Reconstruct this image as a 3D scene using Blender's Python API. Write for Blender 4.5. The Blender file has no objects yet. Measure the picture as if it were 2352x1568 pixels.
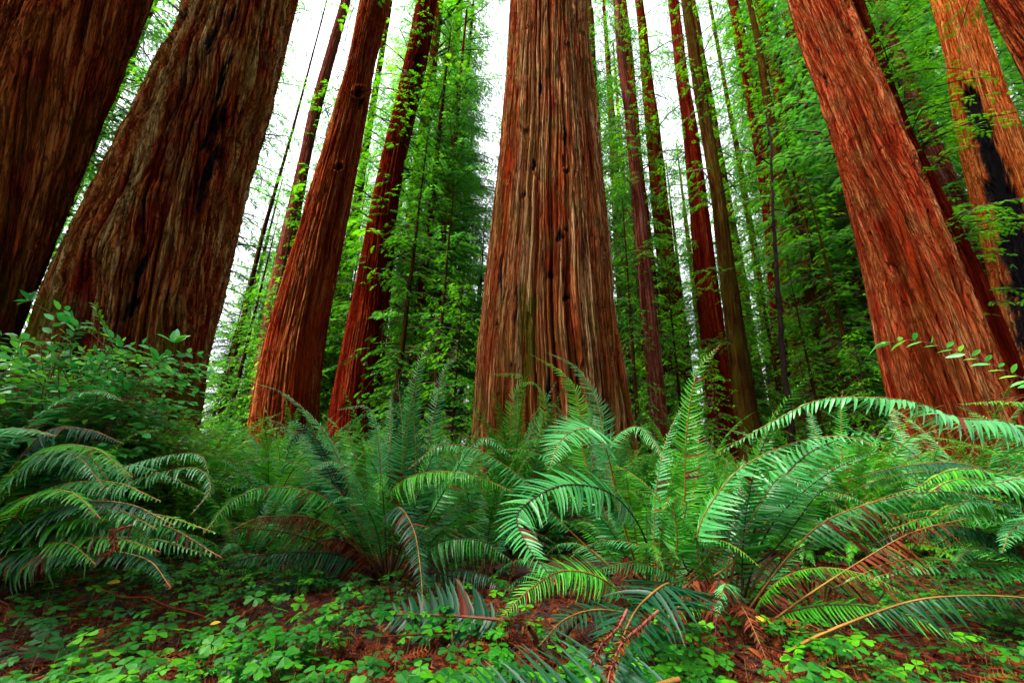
import bpy, math, random
import numpy as np
from mathutils import Euler, Matrix, Vector

rng = np.random.default_rng(7)
random.seed(7)
scene = bpy.context.scene
COL = scene.collection

# ------------------------------------------------------------------ camera maths
W, H = 2352.0, 1568.0
F = 938.0
PITCH = math.radians(18.6)
ROLL = math.radians(1.73)
CAM = np.array([0.0, 0.0, 0.60])
RM = (Euler((math.pi / 2 + PITCH, 0, 0)).to_matrix() @ Matrix.Rotation(ROLL, 3, 'Z'))
RN = np.array(RM)


def ray(px, py):
    return RN @ np.array([(px - W / 2) / F, (H / 2 - py) / F, -1.0])


def at(px, py, Y):
    d = ray(px, py)
    return CAM + d * ((Y - CAM[1]) / d[1])


def ground_z(x, y):
    x = np.asarray(x, float); y = np.asarray(y, float)
    r = np.clip(y - 3.0, 0, 22) * 0.035
    return r + 0.04 * np.sin(x * 1.3 + 0.7 * y) * np.sin(y * 1.1 - 0.4 * x) * np.clip(y / 2, 0, 1) - 0.01


def ground_at(px, py, lift=0.0):
    d = ray(px, py)
    t = -CAM[2] / d[2] if d[2] < -1e-3 else 30
    for _ in range(12):
        p = CAM + d * t
        t += (float(ground_z(p[0], p[1])) + lift - p[2]) / d[2]
        t = min(max(t, 0.3), 40)
    p = CAM + d * t
    return np.array([p[0], p[1], float(ground_z(p[0], p[1])) + lift])


# ------------------------------------------------------------------ noise
def _h(ix, iy, seed):
    n = (ix.astype(np.int64) * 374761393 + iy.astype(np.int64) * 668265263 + seed * 1442695040888963) & 0xffffffff
    n = ((n ^ (n >> 13)) * 1274126177) & 0xffffffff
    return ((n ^ (n >> 16)) & 0xffff) / 65535.0


def pn(x, y, seed=0):
    """2D gradient noise, about -1..1"""
    x, y = np.broadcast_arrays(np.asarray(x, float), np.asarray(y, float))
    ix = np.floor(x); iy = np.floor(y)
    fx = x - ix; fy = y - iy
    u = fx * fx * fx * (fx * (fx * 6 - 15) + 10); v = fy * fy * fy * (fy * (fy * 6 - 15) + 10)
    out = 0
    g = []
    for dx in (0, 1):
        for dy in (0, 1):
            a = _h(ix + dx, iy + dy, seed) * 2 * math.pi
            g.append(np.cos(a) * (fx - dx) + np.sin(a) * (fy - dy))
    a = g[0] + (g[2] - g[0]) * u
    b = g[1] + (g[3] - g[1]) * u
    return (a + (b - a) * v) * 1.5


# ------------------------------------------------------------------ mesh building
class MB:
    def __init__(s):
        s.v = []; s.q = []; s.t = []; s.qm = []; s.tm = []; s.r = []; s.n = 0

    def add(s, v, q=None, t=None, m=0, r=0.5):
        v = np.asarray(v, float).reshape(-1, 3)
        if q is not None and len(q):
            q = np.asarray(q, int).reshape(-1, 4) + s.n
            s.q.append(q); s.qm.append(np.full(len(q), m))
        if t is not None and len(t):
            t = np.asarray(t, int).reshape(-1, 3) + s.n
            s.t.append(t); s.tm.append(np.full(len(t), m))
        s.v.append(v); s.r.append(np.broadcast_to(np.asarray(r, float), (len(v),)))
        s.n += len(v)

    def tube(s, P, R, k=5, m=0, r=0.5):
        P = np.asarray(P, float); n = len(P)
        R = np.broadcast_to(np.asarray(R, float), (n,))
        T = np.gradient(P, axis=0); T /= np.linalg.norm(T, axis=1)[:, None] + 1e-9
        ref = np.array([0.13, 0.31, 0.94]) if abs(T[0] @ np.array([0.13, 0.31, 0.94])) < 0.9 else np.array([1.0, 0, 0])
        A = np.cross(T, ref); A /= np.linalg.norm(A, axis=1)[:, None] + 1e-9
        B = np.cross(T, A)
        a = np.arange(k) / k * 2 * math.pi
        v = P[:, None] + R[:, None, None] * (np.cos(a)[None, :, None] * A[:, None] + np.sin(a)[None, :, None] * B[:, None])
        i = np.arange(n - 1)[:, None] * k; j = np.arange(k)[None]; j2 = (j + 1) % k
        q = np.stack([i + j, i + j2, i + k + j2, i + k + j], -1).reshape(-1, 4)
        s.add(v.reshape(-1, 3), q, m=m, r=r)

    def stamp(s, tv, tt, O, D, N, L, m=0, r=0.5, wide=1.0):
        """copy a small template (a=along, b=side, c=up) to many places"""
        tv = np.asarray(tv, float); tt = np.asarray(tt, int)
        O = np.asarray(O, float).reshape(-1, 3); n = len(O)
        if n == 0:
            return
        D = D / (np.linalg.norm(D, axis=1)[:, None] + 1e-9)
        S = np.cross(D, N); S /= np.linalg.norm(S, axis=1)[:, None] + 1e-9
        U = np.cross(S, D)
        L = np.broadcast_to(np.asarray(L, float), (n,))[:, None, None]
        wide = np.broadcast_to(np.asarray(wide, float), (n,))[:, None, None]
        v = O[:, None] + L * (tv[None, :, 0:1] * D[:, None] + wide * tv[None, :, 1:2] * S[:, None] + tv[None, :, 2:3] * U[:, None])
        f = (np.arange(n)[:, None, None] * len(tv) + tt[None]).reshape(-1, 3)
        rr = np.repeat(np.broadcast_to(np.asarray(r, float), (n,)), len(tv))
        s.add(v.reshape(-1, 3), t=f, m=m, r=rr)

    def mesh(s, name, mats, smooth=True, attrs=None, uv=None):
        me = bpy.data.meshes.new(name)
        v = np.concatenate(s.v)
        q = np.concatenate(s.q) if s.q else np.zeros((0, 4), int)
        t = np.concatenate(s.t) if s.t else np.zeros((0, 3), int)
        mi = np.concatenate((s.qm + s.tm)) if (s.qm or s.tm) else np.zeros(0)
        me.vertices.add(len(v)); me.vertices.foreach_set('co', v.astype(np.float32).ravel())
        loops = np.concatenate([q.ravel(), t.ravel()]).astype(np.int32)
        me.loops.add(len(loops)); me.loops.foreach_set('vertex_index', loops)
        me.polygons.add(len(q) + len(t))
        st = np.concatenate([np.arange(len(q)) * 4, len(q) * 4 + np.arange(len(t)) * 3]).astype(np.int32)
        me.polygons.foreach_set('loop_start', st)
        me.polygons.foreach_set('material_index', mi.astype(np.int32))
        me.polygons.foreach_set('use_smooth', np.full(len(q) + len(t), smooth))
        a = me.attributes.new('rnd', 'FLOAT', 'POINT'); a.data.foreach_set('value', np.concatenate(s.r).astype(np.float32))
        for k, arr in (attrs or {}).items():
            a = me.attributes.new(k, 'FLOAT', 'POINT'); a.data.foreach_set('value', arr.astype(np.float32).ravel())
        if uv is not None:
            l = me.uv_layers.new(name='UVMap')
            l.data.foreach_set('uv', uv[loops].astype(np.float32).ravel())
        for m in mats:
            me.materials.append(m)
        me.update(); me.validate()
        return me


def link(name, me, parent=None):
    o = bpy.data.objects.new(name, me); COL.objects.link(o)
    if parent is not None:
        o.parent = parent
    return o


def tag(o, label=None, cat=None, group=None, kind=None):
    if label: o['label'] = label
    if cat: o['category'] = cat
    if group: o['group'] = group
    if kind: o['kind'] = kind
    return o


def empty(name, loc, label, cat, group=None):
    o = bpy.data.objects.new(name, None); COL.objects.link(o); o.location = [float(c) for c in loc]
    o.empty_display_size = 0.1
    return tag(o, label, cat, group)


# ------------------------------------------------------------------ materials
def nodes(name):
    m = bpy.data.materials.new(name); m.use_nodes = True
    nt = m.node_tree; nt.nodes.clear()
    return m, nt, nt.nodes, nt.links


def ramp(N, stops, interp='LINEAR', gain=1.0):
    r = N.new('ShaderNodeValToRGB'); r.color_ramp.interpolation = interp
    e = r.color_ramp.elements
    while len(e) < len(stops): e.new(0.5)
    for i, (p, c) in enumerate(stops):
        e[i].position = p; e[i].color = (*[x * gain for x in c], 1)
    return r


def mixc(N, L, fac, a, b, blend='MIX'):
    m = N.new('ShaderNodeMix'); m.data_type = 'RGBA'; m.blend_type = blend
    for s, x in ((m.inputs[0], fac), (m.inputs[6], a), (m.inputs[7], b)):
        if isinstance(x, (int, float)): s.default_value = x
        elif isinstance(x, tuple): s.default_value = (*x, 1)
        else: L.new(x, s)
    return m.outputs[2]


def math_(N, L, op, a, b=0.0, clamp=False):
    m = N.new('ShaderNodeMath'); m.operation = op; m.use_clamp = clamp
    for s, x in ((m.inputs[0], a), (m.inputs[1], b)):
        if isinstance(x, (int, float)): s.default_value = x
        else: L.new(x, s)
    return m.outputs[0]


def attr(N, name):
    a = N.new('ShaderNodeAttribute'); a.attribute_name = name
    return a.outputs['Fac']


def bark_material(name, stops, moss=(0.040, 0.042, 0.003), fibre=30.0, bump=0.9, rough=0.8, grey=None, crack=(9.0, 0.35), gain=0.62):
    m, nt, N, L = nodes(name)
    out = N.new('ShaderNodeOutputMaterial'); b = N.new('ShaderNodeBsdfPrincipled')
    L.new(b.outputs[0], out.inputs[0])
    uv = N.new('ShaderNodeUVMap'); uv.uv_map = 'UVMap'

    def noise(su, sv, detail=4.0, rough_=0.6):
        mp = N.new('ShaderNodeMapping'); mp.inputs['Scale'].default_value = (su, sv, 1)
        L.new(uv.outputs[0], mp.inputs[0])
        n = N.new('ShaderNodeTexNoise'); n.inputs['Scale'].default_value = 1.0
        n.inputs['Detail'].default_value = detail; n.inputs['Roughness'].default_value = rough_
        L.new(mp.outputs[0], n.inputs['Vector'])
        return n.outputs[0]
    fib = noise(fibre, 1.1, 5.0, 0.7)
    streak = noise(12.0, 0.40, 5.0, 0.65)
    blot = noise(1.4, 0.8, 5.0, 0.6)
    fine = noise(fibre * 2.0, 7.0, 4.0, 0.65)

    def cracks(su, sv, lo, hi):
        n = noise(su, sv, 3.0, 0.55)
        a = math_(N, L, 'ABSOLUTE', math_(N, L, 'SUBTRACT', n, 0.5))
        r_ = ramp(N, [(lo, (0, 0, 0)), (hi, (1, 1, 1))]); L.new(a, r_.inputs[0]); return r_.outputs[0]
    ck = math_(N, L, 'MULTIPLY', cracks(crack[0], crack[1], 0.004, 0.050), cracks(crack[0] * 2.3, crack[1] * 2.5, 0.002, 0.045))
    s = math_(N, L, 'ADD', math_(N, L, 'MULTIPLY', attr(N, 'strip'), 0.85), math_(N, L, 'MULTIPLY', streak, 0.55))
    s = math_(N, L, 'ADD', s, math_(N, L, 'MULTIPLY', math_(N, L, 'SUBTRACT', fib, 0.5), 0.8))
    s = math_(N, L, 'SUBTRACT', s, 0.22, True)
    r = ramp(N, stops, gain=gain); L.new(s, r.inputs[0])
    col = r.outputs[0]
    if grey:
        g = ramp(N, [(0.46, (0, 0, 0)), (0.66, (1, 1, 1))]); L.new(blot, g.inputs[0])
        gm = math_(N, L, 'MULTIPLY', g.outputs[0], math_(N, L, 'MULTIPLY', attr(N, 'ridge'), grey[3]))
        col = mixc(N, L, gm, col, tuple(x * gain for x in grey[:3]))
    vr = ramp(N, [(0.3, (0.35, 0.3, 0.3)), (0.7, (1.6, 1.6, 1.6))]); L.new(fine, vr.inputs[0])
    col = mixc(N, L, 0.55, col, vr.outputs[0], 'MULTIPLY')
    col = mixc(N, L, math_(N, L, 'MULTIPLY', math_(N, L, 'SUBTRACT', 1.0, ck), 0.8), col, tuple(x * 0.35 for x in stops[1][1]))  # cracks coloured as dark inner bark, standing in for the shade in them
    col = mixc(N, L, math_(N, L, 'MULTIPLY', attr(N, 'fresh'), 0.75), col, (0.20, 0.017, 0.003))
    mm = math_(N, L, 'MULTIPLY', attr(N, 'moss'), math_(N, L, 'ADD', fine, 0.45), True)
    col = mixc(N, L, mm, col, moss)
    chc = ramp(N, [(0.35, (0.0015, 0.0014, 0.002)), (0.75, (0.016, 0.013, 0.014))]); L.new(fine, chc.inputs[0])
    col = mixc(N, L, attr(N, 'char'), col, chc.outputs[0])
    L.new(col, b.inputs['Base Color'])
    b.inputs['Roughness'].default_value = rough
    b.inputs['Specular IOR Level'].default_value = 0.0
    bm = N.new('ShaderNodeBump'); bm.inputs['Strength'].default_value = bump; bm.inputs['Distance'].default_value = 0.04
    hh = math_(N, L, 'ADD', math_(N, L, 'ADD', fib, math_(N, L, 'MULTIPLY', fine, 0.5)), math_(N, L, 'MULTIPLY', ck, 0.9))
    L.new(hh, bm.inputs['Height'])
    L.new(bm.outputs[0], b.inputs['Normal'])
    return m


def leaf_material(name, stops, rough=0.45, spec=0.5, trans=0.35, tcol=None, obj_var=0.25, coord_scale=None):
    m, nt, N, L = nodes(name)
    out = N.new('ShaderNodeOutputMaterial'); b = N.new('ShaderNodeBsdfPrincipled')
    t = N.new('ShaderNodeBsdfTranslucent'); mx = N.new('ShaderNodeMixShader')
    mx.inputs[0].default_value = trans
    oi = N.new('ShaderNodeObjectInfo')
    f = math_(N, L, 'ADD', attr(N, 'rnd'), math_(N, L, 'MULTIPLY', math_(N, L, 'SUBTRACT', oi.outputs['Random'], 0.5), obj_var), True)
    if coord_scale:
        tc = N.new('ShaderNodeTexCoord'); n = N.new('ShaderNodeTexNoise'); n.inputs['Scale'].default_value = coord_scale
        n.inputs['Detail'].default_value = 3
        L.new(tc.outputs['Object'], n.inputs['Vector'])
        f = math_(N, L, 'ADD', f, math_(N, L, 'MULTIPLY', math_(N, L, 'SUBTRACT', n.outputs[0], 0.5), 0.9), True)
    r = ramp(N, stops, gain=0.86); L.new(f, r.inputs[0])
    L.new(r.outputs[0], b.inputs['Base Color'])
    hs = N.new('ShaderNodeHueSaturation'); hs.inputs['Hue'].default_value = 0.485; hs.inputs['Value'].default_value = 1.5
    L.new(r.outputs[0], hs.inputs['Color']); L.new(hs.outputs[0], t.inputs['Color'])
    b.inputs['Roughness'].default_value = rough; b.inputs['Specular IOR Level'].default_value = spec
    L.new(b.outputs[0], mx.inputs[1]); L.new(t.outputs[0], mx.inputs[2]); L.new(mx.outputs[0], out.inputs[0])
    return m


def plain_material(name, c, rough=0.8, var=0.4, scale=20, spec=0.3):
    m, nt, N, L = nodes(name)
    out = N.new('ShaderNodeOutputMaterial'); b = N.new('ShaderNodeBsdfPrincipled')
    L.new(b.outputs[0], out.inputs[0])
    tc = N.new('ShaderNodeTexCoord'); n = N.new('ShaderNodeTexNoise'); n.inputs['Scale'].default_value = scale
    n.inputs['Detail'].default_value = 4
    L.new(tc.outputs['Object'], n.inputs['Vector'])
    r = ramp(N, [(0.3, tuple(x * (1 - var) for x in c)), (0.7, tuple(min(1, x * (1 + var)) for x in c))])
    L.new(n.outputs[0], r.inputs[0]); L.new(r.outputs[0], b.inputs['Base Color'])
    b.inputs['Roughness'].default_value = rough; b.inputs['Specular IOR Level'].default_value = spec
    return m


M = {}
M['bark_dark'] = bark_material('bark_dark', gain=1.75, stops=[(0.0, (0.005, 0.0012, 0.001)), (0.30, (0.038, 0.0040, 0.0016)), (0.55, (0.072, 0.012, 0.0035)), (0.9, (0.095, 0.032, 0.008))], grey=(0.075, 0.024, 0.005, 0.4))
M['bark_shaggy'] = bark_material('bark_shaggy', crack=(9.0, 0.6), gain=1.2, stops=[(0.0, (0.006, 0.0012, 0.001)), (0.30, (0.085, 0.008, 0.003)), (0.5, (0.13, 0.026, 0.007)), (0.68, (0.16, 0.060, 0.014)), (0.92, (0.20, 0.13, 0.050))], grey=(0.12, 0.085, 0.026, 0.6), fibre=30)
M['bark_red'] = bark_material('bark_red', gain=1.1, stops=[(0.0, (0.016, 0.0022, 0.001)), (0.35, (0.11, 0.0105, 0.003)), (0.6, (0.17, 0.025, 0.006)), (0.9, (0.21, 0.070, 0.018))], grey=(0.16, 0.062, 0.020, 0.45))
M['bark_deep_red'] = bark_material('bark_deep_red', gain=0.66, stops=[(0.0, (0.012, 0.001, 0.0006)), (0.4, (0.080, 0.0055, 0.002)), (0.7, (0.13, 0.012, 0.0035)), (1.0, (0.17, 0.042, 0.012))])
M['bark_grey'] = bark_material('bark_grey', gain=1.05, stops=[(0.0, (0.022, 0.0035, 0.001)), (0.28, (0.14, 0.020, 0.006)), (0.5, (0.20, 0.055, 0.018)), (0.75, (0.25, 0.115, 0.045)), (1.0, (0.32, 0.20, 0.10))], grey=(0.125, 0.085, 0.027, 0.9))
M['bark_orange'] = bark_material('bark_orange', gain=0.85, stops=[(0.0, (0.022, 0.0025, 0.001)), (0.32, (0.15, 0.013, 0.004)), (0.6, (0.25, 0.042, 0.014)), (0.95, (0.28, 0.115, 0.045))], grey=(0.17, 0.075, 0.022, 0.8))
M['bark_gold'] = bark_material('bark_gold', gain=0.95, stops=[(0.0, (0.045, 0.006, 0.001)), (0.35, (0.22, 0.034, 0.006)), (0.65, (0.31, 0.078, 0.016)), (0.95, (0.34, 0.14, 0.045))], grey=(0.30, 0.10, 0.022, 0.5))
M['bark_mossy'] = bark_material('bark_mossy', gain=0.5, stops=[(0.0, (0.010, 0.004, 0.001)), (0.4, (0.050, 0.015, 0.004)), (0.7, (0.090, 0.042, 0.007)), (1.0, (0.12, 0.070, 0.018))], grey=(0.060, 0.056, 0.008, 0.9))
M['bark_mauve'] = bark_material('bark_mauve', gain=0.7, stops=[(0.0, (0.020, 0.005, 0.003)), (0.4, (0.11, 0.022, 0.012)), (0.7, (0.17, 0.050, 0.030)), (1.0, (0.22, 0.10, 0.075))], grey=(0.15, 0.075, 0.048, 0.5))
M['needles'] = leaf_material('redwood_needles', [(0.0, (0.0048, 0.0517, 0.0018)), (0.35, (0.0126, 0.1150, 0.0018)), (0.7, (0.0282, 0.1955, 0.0018)), (1.0, (0.0860, 0.2875, 0.0028))], rough=0.6, spec=0.15, trans=0.5, coord_scale=0.35)
M['needles_far_glow'] = leaf_material('far_needles_glow', [(0.0, (0.0187, 0.1296, 0.0024)), (0.5, (0.0702, 0.2880, 0.0036)), (1.0, (0.2028, 0.4752, 0.0060))], rough=0.7, spec=0.1, trans=0.6, coord_scale=0.3)  # glow among the far trees put into the needle colour
M['needles_blue'] = leaf_material('fir_needles', [(0.0, (0.0049, 0.0550, 0.0079)), (0.5, (0.0132, 0.1169, 0.0119)), (1.0, (0.0413, 0.2200, 0.0119))], rough=0.6, spec=0.15, trans=0.45, coord_scale=0.35)
M['needles_lime'] = leaf_material('young_needles', [(0.0, (0.0150, 0.1625, 0.0025)), (0.5, (0.0438, 0.2875, 0.0037)), (1.0, (0.1500, 0.4500, 0.0063))], rough=0.6, spec=0.15, trans=0.5, coord_scale=0.5)
M['fern'] = leaf_material('fern_blade', [(0.0, (0.0077, 0.0965, 0.0059)), (0.4, (0.0170, 0.2012, 0.0139)), (0.75, (0.0381, 0.3217, 0.0178)), (1.0, (0.1140, 0.4826, 0.0139))], rough=0.42, spec=0.32, trans=0.38, obj_var=0.7)
M['fern_cool'] = leaf_material('fern_blade_cool', [(0.0, (0.0095, 0.1196, 0.0224)), (0.5, (0.0239, 0.2153, 0.0431)), (1.0, (0.0538, 0.3229, 0.0560))], rough=0.40, spec=0.42, trans=0.3, obj_var=0.4)
M['fern_pale'] = leaf_material('fern_blade_pale', [(0.0, (0.0319, 0.2277, 0.0581)), (0.5, (0.0638, 0.3279, 0.0929)), (1.0, (0.1093, 0.4190, 0.1239))], rough=0.40, spec=0.42, trans=0.3, obj_var=0.4)
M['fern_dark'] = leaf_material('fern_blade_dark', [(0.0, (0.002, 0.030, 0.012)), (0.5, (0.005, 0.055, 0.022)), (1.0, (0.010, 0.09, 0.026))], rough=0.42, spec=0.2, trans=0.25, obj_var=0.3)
M['fern_lime'] = leaf_material('fern_blade_lime', [(0.0, (0.0140, 0.1642, 0.0060)), (0.5, (0.0352, 0.2815, 0.0094)), (1.0, (0.0938, 0.3988, 0.0105))], rough=0.45, spec=0.3, trans=0.4, obj_var=0.4)
M['fern_brown'] = leaf_material('fern_blade_withered', [(0.0, (0.0350, 0.0042, 0.0014)), (0.5, (0.1120, 0.0154, 0.0028)), (1.0, (0.2100, 0.0490, 0.0070))], rough=0.7, spec=0.2, trans=0.2)
M['rachis'] = plain_material('fern_stalk_tan', (0.17, 0.075, 0.008), 0.6, 0.4, 6)
M['rachis_dark'] = plain_material('fern_stalk_brown', (0.022, 0.005, 0.002), 0.7, 0.6, 14)
M['oxalis'] = leaf_material('oxalis_leaf', [(0.0, (0.0028, 0.0551, 0.0074)), (0.4, (0.0074, 0.1193, 0.0046)), (0.75, (0.0201, 0.2018, 0.0037)), (1.0, (0.0826, 0.3486, 0.0037))], rough=0.5, spec=0.3, trans=0.4)
M['stem'] = plain_material('green_stem', (0.09, 0.10, 0.02), 0.6, 0.4)
M['shrub'] = leaf_material('shrub_leaf', [(0.0, (0.0121, 0.1520, 0.0227)), (0.5, (0.0324, 0.3037, 0.0568)), (0.8, (0.0607, 0.4455, 0.0728)), (1.0, (0.1823, 0.6480, 0.0162))], rough=0.36, spec=0.5, trans=0.3)
M['shrub_small'] = leaf_material('huckleberry_leaf', [(0.0, (0.0184, 0.1265, 0.0069)), (0.5, (0.0403, 0.2300, 0.0115)), (1.0, (0.1150, 0.3565, 0.0115))], rough=0.45, spec=0.3, trans=0.4)
M['shrub_wood'] = plain_material('shrub_twig', (0.15, 0.045, 0.03), 0.7, 0.5)
M['litter'] = leaf_material('dead_needles', [(0.0, (0.0114, 0.0016, 0.0009)), (0.35, (0.0447, 0.0057, 0.0016)), (0.7, (0.1300, 0.0179, 0.0032)), (1.0, (0.2275, 0.0650, 0.0130))], rough=0.8, spec=0.12, trans=0.1)
M['snag'] = plain_material('dead_snag_bark', (0.010, 0.006, 0.005), 0.95, 0.5, 4, spec=0.05)
M['limb'] = plain_material('limb_bark', (0.035, 0.014, 0.008), 0.9, 0.5, 4)
M['stick_pink'] = plain_material('stick_pink', (0.13, 0.022, 0.012), 0.7, 0.35, 30)
M['yellow_leaf'] = leaf_material('yellow_leaf', [(0.0, (0.5, 0.32, 0.01)), (1.0, (0.6, 0.42, 0.03))], trans=0.3)


def ground_material():
    m, nt, N, L = nodes('forest_floor')
    out = N.new('ShaderNodeOutputMaterial'); b = N.new('ShaderNodeBsdfPrincipled'); L.new(b.outputs[0], out.inputs[0])
    tc = N.new('ShaderNodeTexCoord')

    def noise(s, d=6):
        n = N.new('ShaderNodeTexNoise'); n.inputs['Scale'].default_value = s; n.inputs['Detail'].default_value = d
        n.inputs['Roughness'].default_value = 0.7
        L.new(tc.outputs['Object'], n.inputs['Vector']); return n.outputs[0]
    v = N.new('ShaderNodeTexVoronoi'); v.inputs['Scale'].default_value = 45; L.new(tc.outputs['Object'], v.inputs['Vector'])
    r = ramp(N, [(0.25, (0.005, 0.0012, 0.0008)), (0.5, (0.020, 0.0035, 0.0012)), (0.75, (0.07, 0.011, 0.003))]); L.new(noise(14), r.inputs[0])
    r2 = ramp(N, [(0.5, (0, 0, 0)), (0.62, (1, 1, 1))]); L.new(noise(0.9, 5), r2.inputs[0])
    col = mixc(N, L, math_(N, L, 'MULTIPLY', r2.outputs[0], 0.75), r.outputs[0], (0.004, 0.024, 0.003))
    L.new(col, b.inputs['Base Color']); b.inputs['Roughness'].default_value = 0.95
    bm = N.new('ShaderNodeBump'); bm.inputs['Strength'].default_value = 1.0; bm.inputs['Distance'].default_value = 0.03
    L.new(math_(N, L, 'ADD', noise(30), v.outputs[0]), bm.inputs['Height']); L.new(bm.outputs[0], b.inputs['Normal'])
    return m


M['ground'] = ground_material()

# ------------------------------------------------------------------ ground
def build_ground():
    xs = np.concatenate([np.linspace(-260, -12, 30), np.linspace(-11.8, 11.8, 240), np.linspace(12, 260, 30)])
    ys = np.concatenate([np.linspace(-60, -2, 12), np.linspace(-1.8, 16, 220), np.linspace(16.5, 320, 60)])
    X, Yv = np.meshgrid(xs, ys)
    Z = ground_z(X, Yv) + 0.012 * pn(X * 5, Yv * 5, 3) + 0.02 * pn(X * 1.7, Yv * 1.7, 4)
    n, k = X.shape
    i = np.arange(n - 1)[:, None] * k; j = np.arange(k - 1)[None]
    q = np.stack([i + j, i + j + 1, i + k + j + 1, i + k + j], -1).reshape(-1, 4)
    mb = MB(); mb.add(np.stack([X, Yv, Z], -1).reshape(-1, 3), q)
    tag(link('ground', mb.mesh('ground', [M['ground']])), kind='structure')


build_ground()

# ------------------------------------------------------------------ redwood trunks
STY = dict(
    #        major freq, v-stretch, amp, minor freq, amp, spiral, warp, chunk
    smooth=dict(f=4.4, vs=0.06, amp=0.17, f2=15.0, a2=0.040, spiral=0.08, warp=0.03, chunk=0.0, flute=0.05, par=0.4, fp=6.0),
    shaggy=dict(f=3.8, vs=0.10, amp=0.16, f2=12.0, a2=0.050, spiral=0.10, warp=0.09, chunk=0.026, flute=0.14, par=0.2, fp=6.0),
    straight=dict(f=4.2, vs=0.04, amp=0.12, f2=13.0, a2=0.032, spiral=0.02, warp=0.03, chunk=0.0, flute=0.08, par=0.3, fp=6.5),
    furrow=dict(f=3.2, vs=0.035, amp=0.17, f2=12.0, a2=0.044, spiral=0.0, warp=0.04, chunk=0.008, flute=0.14, par=0.25, fp=4.5),
    braid=dict(f=4.4, vs=0.075, amp=0.19, f2=15.0, a2=0.040, spiral=0.04, warp=0.03, chunk=0.0, flute=0.05, par=0.45, fp=5.5),
    plain=dict(f=4.5, vs=0.08, amp=0.07, f2=12.0, a2=0.025, spiral=0.0, warp=0.04, chunk=0.008, flute=0.03),
)


def axis_from_table(table, Y):
    t = sorted(table, key=lambda r: -r[0])
    zs, xs, rs = [], [], []
    for py, xl, xr in t:
        a = at(xl, py, Y); b = at(xr, py, Y)
        xc = (a[0] + b[0]) / 2
        w = abs(b[0] - a[0])
        cf = Y / math.hypot(Y, xc)
        zs.append((a[2] + b[2]) / 2); xs.append(xc); rs.append(w / 2 * cf)
    zs, xs, rs = map(np.array, (zs, xs, rs))
    return zs, xs, rs


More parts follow.
